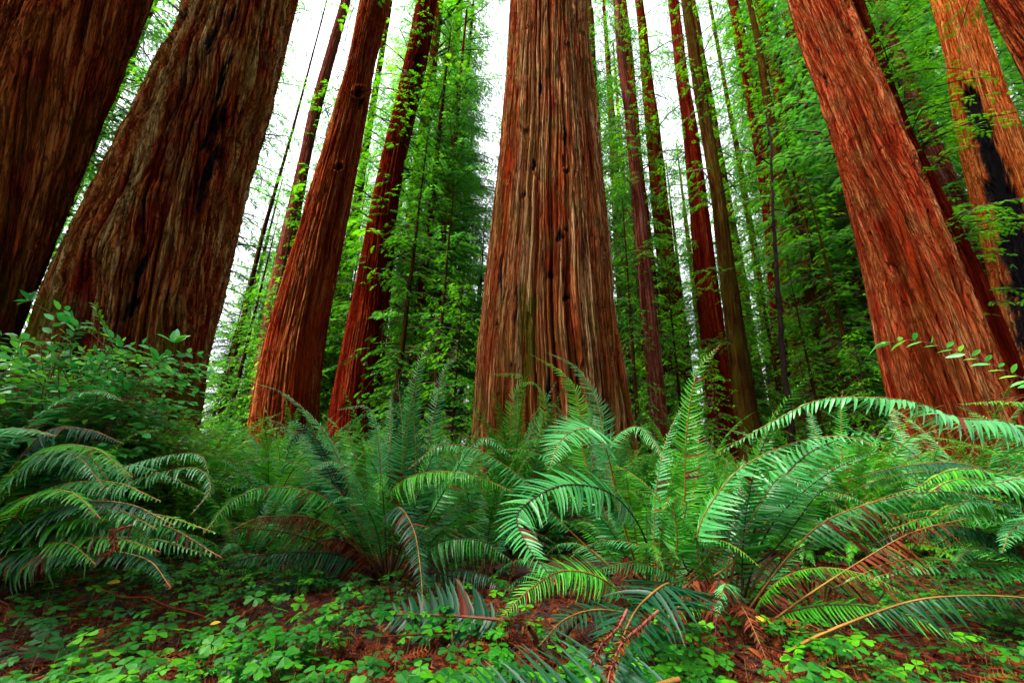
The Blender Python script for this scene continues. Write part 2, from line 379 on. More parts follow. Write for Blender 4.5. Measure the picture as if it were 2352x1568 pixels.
def make_trunk(name, parent, table, Y, style, mat, top=None, spots=(), res=0.013, seed=1, moss=0.0, moss_h=3.0, px_top=0.0):
    s = STY[style]
    zs, xs, rs = axis_from_table(table, Y)
    # extend to the ground and above the highest visible point
    vis = zs[-1]
    top = top or vis * 1.2 + 22
    k0x = (xs[1] - xs[0]) / (zs[1] - zs[0]); k0r = min(0, (rs[1] - rs[0]) / (zs[1] - zs[0]))
    gz = float(ground_z(xs[0], Y)) - 0.3
    if zs[0] > gz:
        dz = zs[0] - gz
        zs = np.insert(zs, 0, gz); xs = np.insert(xs, 0, xs[0] - np.clip(k0x, -.2, .2) * dz); rs = np.insert(rs, 0, rs[0] - np.clip(k0r, -.15, 0) * dz)
    m = len(zs) // 2
    kx = (xs[-1] - xs[m]) / (zs[-1] - zs[m]); kr = min(-0.004, (rs[-1] - rs[m]) / (zs[-1] - zs[m]))
    kx = np.clip(kx, -0.06, 0.06)
    rt = max(rs[-1] * 0.35, rs[-1] + kr * 0.6 * (top - zs[-1]))
    zs = np.append(zs, top); xs = np.append(xs, xs[-1] + kx * (top - vis)); rs = np.append(rs, rt)
    rows = np.concatenate([np.arange(gz, vis + 0.5, res * (2.6 if style == 'shaggy' else 3.6)), np.linspace(vis + 0.6, top, 12)])
    # smooth interpolation
    fine = np.linspace(gz, top, 400)
    def sm(v):
        f = np.interp(fine, zs, v); kk = np.ones(17) / 17
        fp = np.pad(f, 8, mode='reflect', reflect_type='odd')
        return np.interp(rows, fine, np.convolve(fp, kk, 'valid'))
    xc = sm(xs); rc = np.maximum(sm(rs), 0.02)
    rmean = float(np.mean(rc[: max(3, len(rc) // 2)]))
    a0 = math.atan2(-Y, -float(xc[0]))          # direction to the camera
    nf = max(24, int(rmean * 3.7 / res)); nb = max(10, nf // 5)
    ang = np.concatenate([np.linspace(-1.85, 1.85, nf), np.linspace(1.85, 2 * math.pi - 1.85, nb + 2)[1:-1]])
    A, Z = np.meshgrid(ang, rows)
    Rr = rc[:, None]
    u = A * rmean; v = Z
    warp = s['warp'] * pn(u * 0.9, v * 0.35, seed + 1) + s['warp'] * 0.4 * pn(u * 3, v * 0.9, seed + 2)
    uw = u + warp + s['spiral'] * v
    n1 = pn(uw * s['f'], v * s['vs'] * s['f'] * 0.6, seed + 3)
    n1b = pn(uw * s['f'] * 1.9 + 7, v * s['vs'] * s['f'] * 0.9, seed + 4)
    p1 = np.clip(np.abs(n1) * 4.2, 0, 1) ** 0.7
    p1b = np.clip(np.abs(n1b) * 3.6, 0, 1) ** 0.7
    n2 = pn(uw * s['f2'], v * s['f2'] * s['vs'] * 0.5, seed + 5)
    p2 = np.clip(np.abs(n2) * 3.2, 0, 1) ** 0.8
    big = pn(u * 0.8, v * 0.12, seed + 6)
    ph = uw * s.get('fp', 5.0) + 1.1 * pn(uw * 1.1, v * s['vs'] * 2.0, seed + 30) + 0.6 * pn(uw * 2.6, v * s['vs'] * 5.0, seed + 31)
    pp = np.clip(np.abs(np.sin(math.pi * ph)) * 2.6, 0, 1) ** 0.8
    kp = s.get('par', 0.5)
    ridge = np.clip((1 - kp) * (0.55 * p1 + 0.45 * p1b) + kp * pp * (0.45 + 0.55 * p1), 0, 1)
    scale = min(1.0, rmean / 1.0) ** 0.5
    d = scale * (s['amp'] * (ridge - 0.75) * 1.25 + s['a2'] * (p2 - 0.6)) + s['flute'] * scale * big * 0.6
    # root flare fluting near the ground
    fl = np.exp(-np.clip(Z - gz, 0, None) / (1.6 * max(0.5, rmean)))
    d += fl * 0.16 * rmean * pn(u * 1.3, v * 0.05, seed + 8)
    if s['chunk']:
        c1 = pn(uw * 3.2, v * 0.25, seed + 9)
        saw = (v * 0.55 + 3.2 * c1 + 2.6 * pn(uw * 11, v * 0.30, seed + 20)) % 1.0      # loose plates, lifted at their lower ends
        d += s['chunk'] * ((1 - saw) ** 1.5 * 1.3 - 0.5 + np.clip(pn(u * 1.7, v * 0.6, seed + 10) * 1.2, -1, 1) * 0.6)
    d += 0.014 * scale * (np.abs(pn(uw * 24, v * 1.0, seed + 11)) - 0.3) + 0.008 * scale * pn(uw * 30, v * 1.8, seed + 33)
    d -= 0.35 * s['amp'] * scale * (pn(uw * 5.0, v * 0.9, seed + 21) > 0.55)
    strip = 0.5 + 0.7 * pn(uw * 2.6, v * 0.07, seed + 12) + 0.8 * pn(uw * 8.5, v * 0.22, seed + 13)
    strip = np.clip(strip * 0.62 + ridge * 0.85 - 0.45, 0, 1)  # furrows pushed to the dark inner-bark end, in place of missing shade
    wx = xc[:, None] + (Rr + d) * np.cos(A + a0); wy = Y + (Rr + d) * np.sin(A + a0)
    char = np.zeros_like(wx); fresh = np.zeros_like(wx)
    facing = np.cos(A) > 0.0
    ms = np.zeros_like(wx); hol = np.zeros_like(wx)
    for sp in spots:
        kind, px, py, hw, hh = sp
        p = at(px, py, Y - rmean * 0.8); dep = (p - CAM)[1] / ray(px, py)[1]
        aw, ah = hw / F * dep, hh / F * dep * 1.15
        jx = (0.0 if kind == 'hollow' else aw * 0.9) * pn(v * 1.3 / max(ah, .1) + px, u * 2, seed + 14)
        # compare along the line of sight
        sx = CAM[0] + (wx - CAM[0]) * ((p[1] - CAM[1]) / (wy - CAM[1])); sz = CAM[2] + (Z - CAM[2]) * ((p[1] - CAM[1]) / (wy - CAM[1]))
        g = ((sx + jx - p[0]) / aw) ** 2 + ((sz - p[2]) / ah) ** 2
        mk = np.clip(1.5 - g + (0.9 * pn(u * 2.2, v * 0.7, seed + 16) + 0.6 * pn(u * 8, v * 0.9, seed + 15) + 0.5 * pn(u * 22, v * 1.5, seed + 25) if kind == 'hollow' else 1.1 * pn(u * 14, v * 2.0, seed + 15) + 0.4 * pn(u * 30, v * 7, seed + 19)), 0, 1) * facing
        if kind == 'char':
            char = np.maximum(char, mk); d = d - mk * min(0.14, aw * 0.8)
        elif kind == 'knot':
            rim = np.exp(-(np.sqrt(g) - 1.5) ** 2 / 0.15) * facing
            char = np.maximum(char, np.clip(1.2 - g, 0, 1) * facing); d = d - np.clip(1.2 - g, 0, 1) * facing * aw * 1.2 + rim * aw * 0.4
        elif kind == 'hollow':
            char = np.maximum(char, np.clip(mk * 2, 0, 1)); hol = np.maximum(hol, mk)
        elif kind == 'fresh':
            fresh = np.maximum(fresh, mk * (0.35 + 0.65 * np.clip(0.5 + pn(uw * 12, v * 2, seed + 16), 0, 1)))
        elif kind == 'moss':
            ms = np.maximum(ms, mk * 0.9)
    d = d - hol * 0.35
    wx = xc[:, None] + (Rr + d) * np.cos(A + a0); wy = Y + (Rr + d) * np.sin(A + a0)
    if moss > 0:
        mz = np.clip(1 - (Z - gz) / moss_h, 0, 1)
        ms = np.maximum(ms, np.clip((pn(u * 1.6, v * 0.7, seed + 17) + 0.15) * 2.2, 0, 1) * mz * moss)
        ms = np.maximum(ms, np.clip((pn(u * 1.1 + 9, v * 0.35, seed + 18) - 0.1) * 1.6, 0, 1) * moss * 0.45)
    n, k = A.shape
    i = np.arange(n - 1)[:, None] * k; j = np.arange(k)[None]; j2 = (j + 1) % k
    q = np.stack([i + j, i + j2, i + k + j2, i + k + j], -1).reshape(-1, 4)
    mb = MB()
    base = np.array(parent.location)
    mb.add(np.stack([wx - base[0], wy - base[1], Z - base[2]], -1).reshape(-1, 3), q)
    uv = np.stack([uw, v], -1).reshape(-1, 2)
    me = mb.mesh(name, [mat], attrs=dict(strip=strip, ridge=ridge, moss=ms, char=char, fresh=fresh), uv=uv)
    o = link(name, me, parent)
    return o, (rows, xc, rc)


def tree(name, table, Y, style, mat, label, group=None, cat='tree', **kw):
    zs, xs, rs = axis_from_table(table, Y)
    k = np.clip((xs[0] - xs[1]) / (zs[0] - zs[1]), -.2, .2)
    g = float(ground_z(xs[0], Y))
    x0 = xs[0] + k * (g - zs[0])
    root = empty(name, (x0, Y, g), label, cat, group)
    _, ax = make_trunk('trunk', root, table, Y, style, M[mat], **kw)
    return root, ax


def vis_lines():
    pass


T = {}
T[1] = tree('redwood_tree', [(0, 75, 370), (250, -40, 262), (500, -120, 160), (700, -172, 78), (800, -212, 30), (1000, -300, -20)], 7.5, 'smooth', 'bark_dark',
            'dark broad redwood trunk with smooth slanting ridges, outermost on the side of the leafy shrubs', seed=11, moss=0.35, moss_h=14)
T[2] = tree('redwood_tree', [(0, 450, 692), (75, 415, 674), (225, 345, 645), (350, 285, 604), (450, 240, 580), (530, 198, 562), (650, 135, 538), (784, 82, 502), (900, 40, 488), (1050, 0, 470)],
            8.6, 'shaggy', 'bark_shaggy', 'massive shaggy redwood trunk with charred black streaks, rising behind the leafy shrubs', seed=23, moss=0.8, moss_h=5,
            spots=[('char', 484, 90, 9, 50), ('char', 512, 180, 8, 70), ('char', 494, 290, 14, 60), ('char', 487, 380, 11, 60), ('char', 464, 450, 8, 40), ('char', 530, 45, 6, 40), ('char', 325, 620, 9, 40), ('char', 300, 700, 12, 30), ('char', 400, 60, 14, 50), ('moss', 345, 850, 45, 90), ('moss', 420, 930, 40, 70), ('moss', 300, 930, 60, 60), ('moss', 100, 720, 25, 60)])
T[3] = tree('redwood_tree', [(0, 784, 806), (260, 708, 736), (350, 690, 717), (500, 655, 690), (650, 620, 672), (784, 592, 650), (950, 568, 640)], 24, 'plain', 'bark_mauve',
            'slender pale redwood trunk partly hidden behind the straight red trunk with two black knots', seed=31, res=0.05)
T[4] = tree('redwood_tree', [(0, 828, 897), (150, 797, 862), (250, 770, 845), (350, 742, 826), (475, 702, 803), (600, 665, 780), (700, 635, 762), (784, 612, 748), (900, 588, 735), (1050, 565, 728)],
            15, 'straight', 'bark_red', 'straight red redwood trunk with two black knot holes', seed=41, res=0.018,
            spots=[('knot', 824, 214, 12, 12), ('char', 828, 240, 5, 16), ('knot', 779, 384, 9, 9), ('fresh', 700, 830, 22, 120)])
T[5] = tree('redwood_tree', [(0, 959, 1004), (125, 933, 984), (250, 905, 958), (400, 868, 926), (500, 848, 910), (625, 823, 900), (784, 790, 886), (900, 765, 872), (1050, 745, 862)],
            21, 'straight', 'bark_deep_red', 'deep red redwood trunk half veiled by hanging green sprays, beside the knotted red trunk', seed=51, res=0.024,
            spots=[('char', 958, 150, 12, 30), ('knot', 975, 40, 7, 7)])
T[8] = tree('redwood_tree', [(0, 1176, 1344), (150, 1169, 1354), (250, 1163, 1363), (390, 1149, 1374), (525, 1134, 1389), (650, 1119, 1400), (784, 1104, 1412), (894, 1097, 1430), (1000, 1090, 1442), (1150, 1080, 1458)],
            10, 'furrow', 'bark_grey', 'great upright redwood trunk with deep furrows, alone in the middle of the grove', seed=61, moss=0.6, moss_h=5, res=0.011,
            spots=[('char', 1240, 205, 4, 14), ('char', 1227, 378, 5, 14), ('char', 1206, 445, 4, 8), ('char', 1298, 310, 4, 26), ('char', 1301, 392, 6, 6), ('char', 1288, 543, 7, 14), ('char', 1302, 528, 5, 5), ('char', 1265, 632, 6, 8),
                   ('char', 1300, 684, 7, 8), ('fresh', 1291, 430, 9, 105), ('fresh', 1290, 350, 6, 60), ('fresh', 1190, 300, 5, 80), ('fresh', 1165, 420, 7, 110), ('char', 1262, 900, 6, 45), ('moss', 1215, 780, 16, 110), ('moss', 1200, 720, 8, 60), ('char', 1150, 640, 3, 60), ('char', 1185, 700, 3, 50)])
T[9] = tree('redwood_tree', [(0, 1409, 1427), (150, 1419, 1438), (250, 1434, 1454), (350, 1442, 1466), (500, 1456, 1486), (650, 1466, 1500), (784, 1477, 1515), (967, 1493, 1535), (1050, 1497, 1542)],
            22, 'plain', 'bark_mauve', 'slim mauve redwood trunk standing just behind the great furrowed trunk', seed=71, res=0.035)
T[10] = tree('redwood_tree', [(0, 1564, 1586), (175, 1588, 1616), (325, 1613, 1642), (450, 1633, 1666), (575, 1645, 1682), (700, 1660, 1702), (840, 1675, 1722), (980, 1690, 1748)],
             21, 'plain', 'bark_mossy', 'slim mossy olive trunk standing in front of a redder trunk', seed=81, moss=0.35, moss_h=40, res=0.035)
T[11] = tree('redwood_tree', [(0, 1535, 1558), (150, 1550, 1576), (300, 1568, 1603), (450, 1582, 1622), (600, 1592, 1642), (700, 1600, 1655), (850, 1618, 1680), (980, 1628, 1695)],
             25, 'straight', 'bark_deep_red', 'red trunk with sprays on it, directly behind the slim mossy olive trunk', seed=91, res=0.04)
def thin(pts):
    return [(y, x - h, x + h) for x, y, h in pts]
T[12] = tree('redwood_tree', thin([(1640, 60, 4), (1670, 225, 5), (1690, 325, 6), (1733, 575, 8), (1762, 784, 10), (1780, 940, 12)]), 36, 'plain', 'bark_mossy', 'thinnest greenish trunk next to the slim mossy olive trunk', 'thin trunks of the deep grove', seed=101, res=0.08)
T[13] = tree('redwood_tree', thin([(1683, 0, 5), (1708, 165, 6), (1733, 300, 7), (1758, 475, 9), (1778, 650, 13), (1790, 784, 17), (1802, 940, 20)]), 30, 'straight', 'bark_deep_red', 'thin dark red trunk with a black snag across it', 'thin trunks of the deep grove', seed=111, res=0.06)
T[14] = tree('redwood_tree', thin([(1742, 100, 8), (1765, 250, 11), (1795, 400, 13), (1835, 525, 17), (1855, 625, 19), (1890, 750, 22), (1915, 900, 25)]), 26, 'plain', 'bark_mossy', 'brown mossy trunk with sprays at its foot, before a shorter grey one', 'thin trunks of the deep grove', seed=121, moss=0.5, moss_h=30, res=0.045)
T[15] = tree('redwood_tree', thin([(1773, 115, 8), (1798, 200, 9), (1818, 300, 11), (1843, 400, 13), (1863, 500, 14), (1900, 650, 17), (1930, 784, 20), (1992, 967, 24)]), 31, 'braid', 'bark_mauve', 'grey pink ribbed trunk leaning behind the brown mossy one', 'thin trunks of the deep grove', seed=131, res=0.05)
T[17] = tree('redwood_tree', thin([(1750, 350, 7), (1780, 500, 9), (1800, 620, 11), (1812, 700, 14), (1823, 850, 17), (1832, 950, 19)]), 34, 'straight', 'bark_red', 'bright red thin trunk close beside the black snag', 'thin trunks of the deep grove', seed=141, res=0.06)
T[18] = tree('redwood_tree', thin([(672, 300, 3), (600, 550, 5), (560, 725, 6), (530, 850, 8), (508, 950, 9)]), 26, 'plain', 'bark_mossy', 'thin dark leaning trunk in the bright gap beside the shaggy redwood', seed=151, res=0.06)
T[24] = tree('redwood_tree', thin([(838, 350, 9), (815, 500, 11), (795, 600, 13), (775, 720, 15), (755, 850, 17), (745, 950, 18)]), 32, 'plain', 'bark_mossy', 'pale olive trunk glimpsed between the two red trunks', seed=161, moss=0.8, moss_h=40, res=0.07)
T[19] = tree('redwood_tree', [(0, 1808, 1941), (100, 1838, 1985), (175, 1866, 2014), (260, 1890, 2052), (350, 1918, 2090), (450, 1948, 2130), (550, 1983, 2176), (650, 2012, 2215), (784, 2040, 2268), (940, 2080, 2325), (1080, 2122, 2380)],
             9.6, 'braid', 'bark_orange', 'big orange red redwood trunk with braided ridges, leaning over the arching ferns', seed=171, moss=0.25, moss_h=10, res=0.011,
             spots=[('char', 1893, 180, 4, 18), ('char', 1900, 300, 4, 30), ('char', 1880, 120, 3, 20), ('fresh', 2080, 560, 12, 120)])
T[25] = tree('redwood_tree', [(650, 1985, 2060), (800, 2010, 2110), (900, 2032, 2140), (1060, 2072, 2190)], 14.5, 'straight', 'bark_orange', 'reddish trunk base peeping out behind the big braided orange trunk', seed=181, res=0.03)
T[20] = tree('redwood_tree', [(0, 1950, 1984), (150, 2000, 2038), (300, 2045, 2094), (450, 2105, 2168), (600, 2160, 2245), (784, 2225, 2325), (1000, 2290, 2410)], 13, 'plain', 'bark_deep_red', 'dark red brown trunk tucked close behind the big braided orange trunk', seed=191, res=0.026)
T[21] = tree('redwood_tree', [(290, 2105, 2143), (400, 2140, 2192), (525, 2180, 2248), (700, 2225, 2305), (900, 2270, 2365)], 19, 'shaggy', 'bark_mauve', 'rough flaking grey brown trunk between the dark red brown trunk and the golden one', seed=201, res=0.035)
T[22] = tree('redwood_tree', [(0, 2130, 2245), (115, 2158, 2282), (225, 2172, 2318), (325, 2192, 2356), (525, 2238, 2425), (784, 2292, 2505), (950, 2330, 2565)], 16, 'straight', 'bark_gold', 'golden orange redwood trunk with a long charred hollow', seed=211, res=0.018,
             spots=[('hollow', 2232, 225, 18, 40), ('hollow', 2252, 290, 26, 60), ('hollow', 2278, 370, 32, 75), ('hollow', 2305, 450, 36, 80), ('hollow', 2328, 540, 40, 90), ('hollow', 2350, 630, 42, 100), ('hollow', 2372, 720, 42, 100), ('char', 2345, 760, 20, 120)])
T[23] = tree('redwood_tree', [(0, 2258, 2420), (100, 2306, 2470), (190, 2350, 2520), (784, 2680, 2900)], 9.0, 'smooth', 'bark_dark', 'nearly black trunk cutting across the upper corner above the golden trunk', seed=221)
T[26] = tree('redwood_tree', [(0, -10, 90), (200, -120, 10), (600, -330, -170)], 13, 'smooth', 'bark_dark', 'shadowy trunk just behind the outermost broad dark redwood', seed=231, res=0.04)

# ------------------------------------------------------------------ conifer crowns
def feather_template(pairs=7, w=0.30):
    v, t = [], []
    def c(a): return -0.28 * a * a
    for i in range(pairs):
        a = 0.06 + 0.8 * i / pairs
        ln = w * (1 - 0.55 * (i / pairs) ** 1.5)
        for s in (-1, 1):
            k = len(v)
            v += [(a, 0, c(a)), (a + 0.105, 0, c(a + .105)), (a + 0.19, s * ln, c(a + .19) - 0.05)]
            t.append((k, k + 1, k + 2))
    k = len(v)
    v += [(0.8, -0.05, c(.8)), (0.8, 0.05, c(.8)), (1.05, 0, c(1.05))]; t.append((k, k + 1, k + 2))
    return np.array(v), np.array(t)


FEA = feather_template()


def conifer_mesh(name, H_, z0, rmax, nb, mat, fl=0.28, rise=0.15, droop=0.45, seed=0, top_pow=0.8, lean_out=0.0, density=1.0, twig=0.9, trunk_r=None, gap=0.0):
    r = np.random.default_rng(seed)
    mb = MB()
    O, D, N_, Ls, Rn = [], [], [], [], []
    for b in range(nb):
        t = (b + r.random()) / nb
        z = z0 + (H_ * 0.985 - z0) * t
        az = r.random() * 2 * math.pi
        if gap and pn(z * 0.35, az * 0.9 + seed, seed + 3) < gap - 0.5:
            continue
        low = min(1, 0.65 + 1.4 * t)
        L_ = rmax * low * max(0.06, (1 - t) ** top_pow) * r.uniform(0.6, 1.15) + 0.2
        rad = np.array([math.cos(az), math.sin(az), 0]); tan = np.array([-math.sin(az), math.cos(az), 0])
        e0 = rise + r.normal(0, 0.15) + 0.5 * t; dr = droop * r.uniform(0.7, 1.3)
        curve = r.normal(0, 0.12)
        def P(s): return np.array([0, 0, z]) + rad * (L_ * s) + tan * (L_ * curve * s * s) + np.array([0, 0, L_ * (e0 * s - dr * s * s)])
        ss = np.linspace(0, 0.97, 6)
        mb.tube([P(s) for s in ss], np.linspace(0.012 + 0.011 * L_, 0.004, 6), k=3, m=1)
        bl = r.random()
        nt_ = max(3, int(L_ * 3.6 * density))
        for i in range(nt_):
            s = 0.12 + 0.88 * (i + r.random()) / nt_
            side = 1 if (i % 2) else -1
            p = P(s)
            d = rad * math.cos(0.9) + tan * side * math.sin(0.9) + np.array([0, 0, -0.12 - 0.25 * s + r.normal(0, 0.12)])
            d /= np.linalg.norm(d)
            tl = twig * (0.34 * L_ * (1.05 - s) + 0.16) * r.uniform(0.7, 1.25)
            nf = max(2, int(tl / (fl * 0.42)))
            for j in range(nf):
                f = (j + 0.5) / nf
                q = p + d * tl * f + np.array([0, 0, -0.25 * tl * f * f])
                sd = 1 if (j % 2) else -1
                sv = np.cross(d, [0, 0, 1.0]); sv /= np.linalg.norm(sv) + 1e-6
                dd = d * 0.75 + sv * sd * 0.65 + np.array([0, 0, -0.16]) + r.normal(0, 0.12, 3)
                O.append(q); D.append(dd); N_.append(np.array([0, 0, 1.0]) + r.normal(0, 0.28, 3)); Ls.append(fl * r.uniform(0.7, 1.25)); Rn.append(np.clip(0.25 + 0.35 * bl + r.normal(0, .12) + 0.25 * s, 0, 1))
    mb.stamp(FEA[0], FEA[1], np.array(O), np.array(D), np.array(N_), np.array(Ls), m=0, r=np.array(Rn), wide=1.15)
    return mb.mesh(name, [mat, M['limb']], smooth=False)


CROWN = {}
CROWN['tall_a'] = conifer_mesh('crown_tall', 44, 3, 6.0, 210, M['needles'], fl=0.28, seed=1, top_pow=0.5, gap=0.28, density=0.7, droop=0.6, rise=0.25)
CROWN['tall_b'] = conifer_mesh('crown_tall', 44, 7, 4.6, 180, M['needles'], fl=0.25, seed=2, top_pow=0.5, gap=0.34, density=0.7, droop=0.6, rise=0.25)
CROWN['far'] = conifer_mesh('crown_far', 44, 3, 6.0, 190, M['needles_far_glow'], fl=0.34, seed=21, top_pow=0.5, gap=0.40, density=0.6, droop=0.6, rise=0.25)
CROWN['blue'] = conifer_mesh('crown_fir', 38, 3, 6.8, 230, M['needles_blue'], fl=0.30, seed=3, top_pow=0.7, droop=0.5, gap=0.05, density=1.15)
CROWN['hemlock'] = conifer_mesh('crown_hemlock', 15, 0.8, 2.4, 130, M['needles'], fl=0.22, seed=4, top_pow=0.75, droop=0.75, rise=0.2, gap=0.1)
CROWN['hemlock_b'] = conifer_mesh('crown_hemlock', 11, 0.5, 2.2, 100, M['needles'], fl=0.20, seed=5, top_pow=0.8, droop=0.8, rise=0.25, gap=0.1)
CROWN['young'] = conifer_mesh('crown_young', 7, 0.3, 1.9, 80, M['needles_lime'], fl=0.17, seed=6, top_pow=0.9, droop=0.5, rise=0.2)
CROWN['sparse'] = conifer_mesh('crown_sparse', 40, 6, 4.0, 90, M['needles'], fl=0.28, seed=8, top_pow=0.4, gap=0.4, density=0.75, droop=0.6)


def generic_trunk(name, h, r0, mat, seed):
    rows = np.linspace(-0.2, h, 60); ang = np.linspace(0, 2 * math.pi, 25)[:-1]
    A, Z = np.meshgrid(ang, rows)
    R_ = r0 * (1 - 0.92 * np.clip(Z / h, 0, 1)) + r0 * 0.5 * np.exp(-np.clip(Z, 0, None) / (r0 * 2.5))
    d = 0.10 * r0 * pn(A * 2.5, Z * 0.15, seed) + 0.12 * r0 * (np.abs(pn(A * 6, Z * 0.3, seed + 1)) - 0.3)
    X = (R_ + d) * np.cos(A) + 0.15 * r0 * pn(Z * 0.1, Z * 0 + seed, 5); Yv = (R_ + d) * np.sin(A)
    n, k = A.shape
    i = np.arange(n - 1)[:, None] * k; j = np.arange(k)[None]; j2 = (j + 1) % k
    q = np.stack([i + j, i + j2, i + k + j2, i + k + j], -1).reshape(-1, 4)
    mb = MB(); mb.add(np.stack([X, Yv, Z], -1).reshape(-1, 3), q)
    strip = np.clip(0.5 + 0.6 * pn(A * 5, Z * 0.2, seed + 3), 0, 1)
    z = np.zeros_like(strip)
    return mb.mesh(name, [mat], attrs=dict(strip=strip, ridge=strip, moss=np.clip(pn(A * 2, Z * .3, seed + 4), 0, 1) * 0.6, char=z, fresh=z), uv=np.stack([A * r0, Z], -1).reshape(-1, 2))


GT = dict(big=generic_trunk('trunk_big', 44, 0.55, M['bark_deep_red'], 3), brown=generic_trunk('trunk_brown', 44, 0.42, M['bark_mossy'], 7),
          slim=generic_trunk('trunk_slim', 15, 0.13, M['bark_mossy'], 9), tiny=generic_trunk('trunk_tiny', 7, 0.05, M['bark_mossy'], 12))


def crown_on(key, root, ax, ztop, zbase_rel=0.0, spin=None, rscale=1.0, Hp=44.0):
    """hang a crown on a placed trunk, following its lean"""
    rows, xc, rc = ax
    z0 = root.location[2]
    x0 = float(np.interp(z0, rows, xc)); x1 = float(np.interp(rows[-1], rows, xc))
    o = link('crown', CROWN[key], root)
    s = (ztop - z0) / Hp
    lean = math.atan2(x1 - x0, rows[-1] - z0)
    o.rotation_euler = Euler((0, lean, 0)).to_matrix().to_4x4().to_euler()
    sp = rng.random() * 6.28 if spin is None else spin
    o.rotation_euler = (Matrix.Rotation(lean, 3, 'Y') @ Matrix.Rotation(sp, 3, 'Z')).to_euler()
    o.scale = (s * rscale, s * rscale, s)
    return o


crown_on('sparse', *T[3], 52)
crown_on('tall_b', *T[5], 46, rscale=0.9, spin=2.0)
crown_on('tall_b', *T[9], 46, rscale=0.8)
crown_on('sparse', *T[10], 50)
crown_on('sparse', *T[11], 50, rscale=0.9)
crown_on('sparse', *T[12], 50, rscale=.7)
crown_on('sparse', *T[13], 50, rscale=.8)
crown_on('sparse', *T[14], 48, rscale=.8)
crown_on('sparse', *T[15], 52, rscale=.75)
crown_on('sparse', *T[17], 45, rscale=.6)
crown_on('sparse', *T[18], 28, rscale=1.6)
crown_on('tall_b', *T[24], 36)
crown_on('tall_b', *T[20], 34, rscale=1.0, spin=0.6)
crown_on('tall_a', *T[21], 38)


for k_, zb, sc_ in ((1, 20, 1.2), (2, 22, 1.2), (4, 33, 1.1), (8, 25, 1.2), (19, 24, 1.2), (22, 36, 1.0), (23, 20, 1.0)):
    rt_, (rw_, xc_, rc_) = T[k_]
    o_ = link('crown', CROWN['tall_b'], rt_)
    xx = float(np.interp(zb, rw_, xc_))
    o_.location = (xx - rt_.location[0], 0, zb - 8); o_.scale = (sc_ * 1.2, sc_ * 1.2, 0.8)


def bg_tree(name, crown, trunk, px, Y, ytop, Hp, label, group, cat='tree', wide=1.0, py=900):
    p = at(px, py, Y); top = at(px, ytop, Y)[2]
    g = float(ground_z(p[0], Y))
    s = (top - g) / Hp
    root = empty(name, (p[0], Y, g), label, cat, group)
    root.rotation_euler = (0, 0, rng.random() * 6.28)
    t = link('trunk', GT[trunk], root); t.scale = (s * (0.6 + 0.4 * wide), s * (0.6 + 0.4 * wide), s)
    c = link('crown', CROWN[crown], root); c.scale = (s * wide, s * wide, s)
    return root


# bigger ones one can tell apart
bg_tree('fir_tree', 'blue', 'big', 1010, 30, 40, 38, 'tall bluish green conifer rising behind the deep red trunk', None, wide=0.85)
bg_tree('fir_tree', 'blue', 'big', 965, 34, -200, 38, 'very tall dark conifer between the knotted red trunk and the open sky', None, wide=0.75)
bg_tree('hemlock_tree', 'hemlock', 'slim', 912, 16, 300, 15, 'dark hemlock with hanging sprays in front of the deep red trunk', None, wide=1.0)
bg_tree('hemlock_tree', 'hemlock_b', 'slim', 1000, 19, 560, 11, 'rounded bright green hemlock close beside the great furrowed trunk', None, wide=1.1)
bg_tree('young_conifer', 'young', 'tiny', 1045, 15, 640, 7, 'lime green young conifer close to the great furrowed trunk', None, wide=1.1)
bg_tree('pine_tree', 'sparse', 'brown', 1143, 38, 205, 40, 'lone thin conifer top standing against the white sky gap', None, wide=0.55)
bg_tree('hemlock_tree', 'hemlock', 'slim', 1090, 27, 470, 15, 'soft green hemlock with its pointed top in the white sky gap', None, wide=1.3)

# unseen giants added just outside the frame to shade the shrub side
for (x, y, r0, lb) in ((-7.0, -0.8, 1.5, 'unseen redwood added beside the viewer to shade the shrub side'), (-4.4, -4.4, 1.3, 'unseen redwood added behind the viewer to shade the shrub side')):
    rt_ = empty('redwood_tree', (x, y, float(ground_z(x, y))), lb, 'tree')
    o_ = link('trunk', GT['big'], rt_); o_.scale = (r0 / .55, r0 / .55, 1)
    o_ = link('crown', CROWN['tall_b'], rt_); o_.location = (0, 0, 8); o_.scale = (1.1, 1.1, 1)

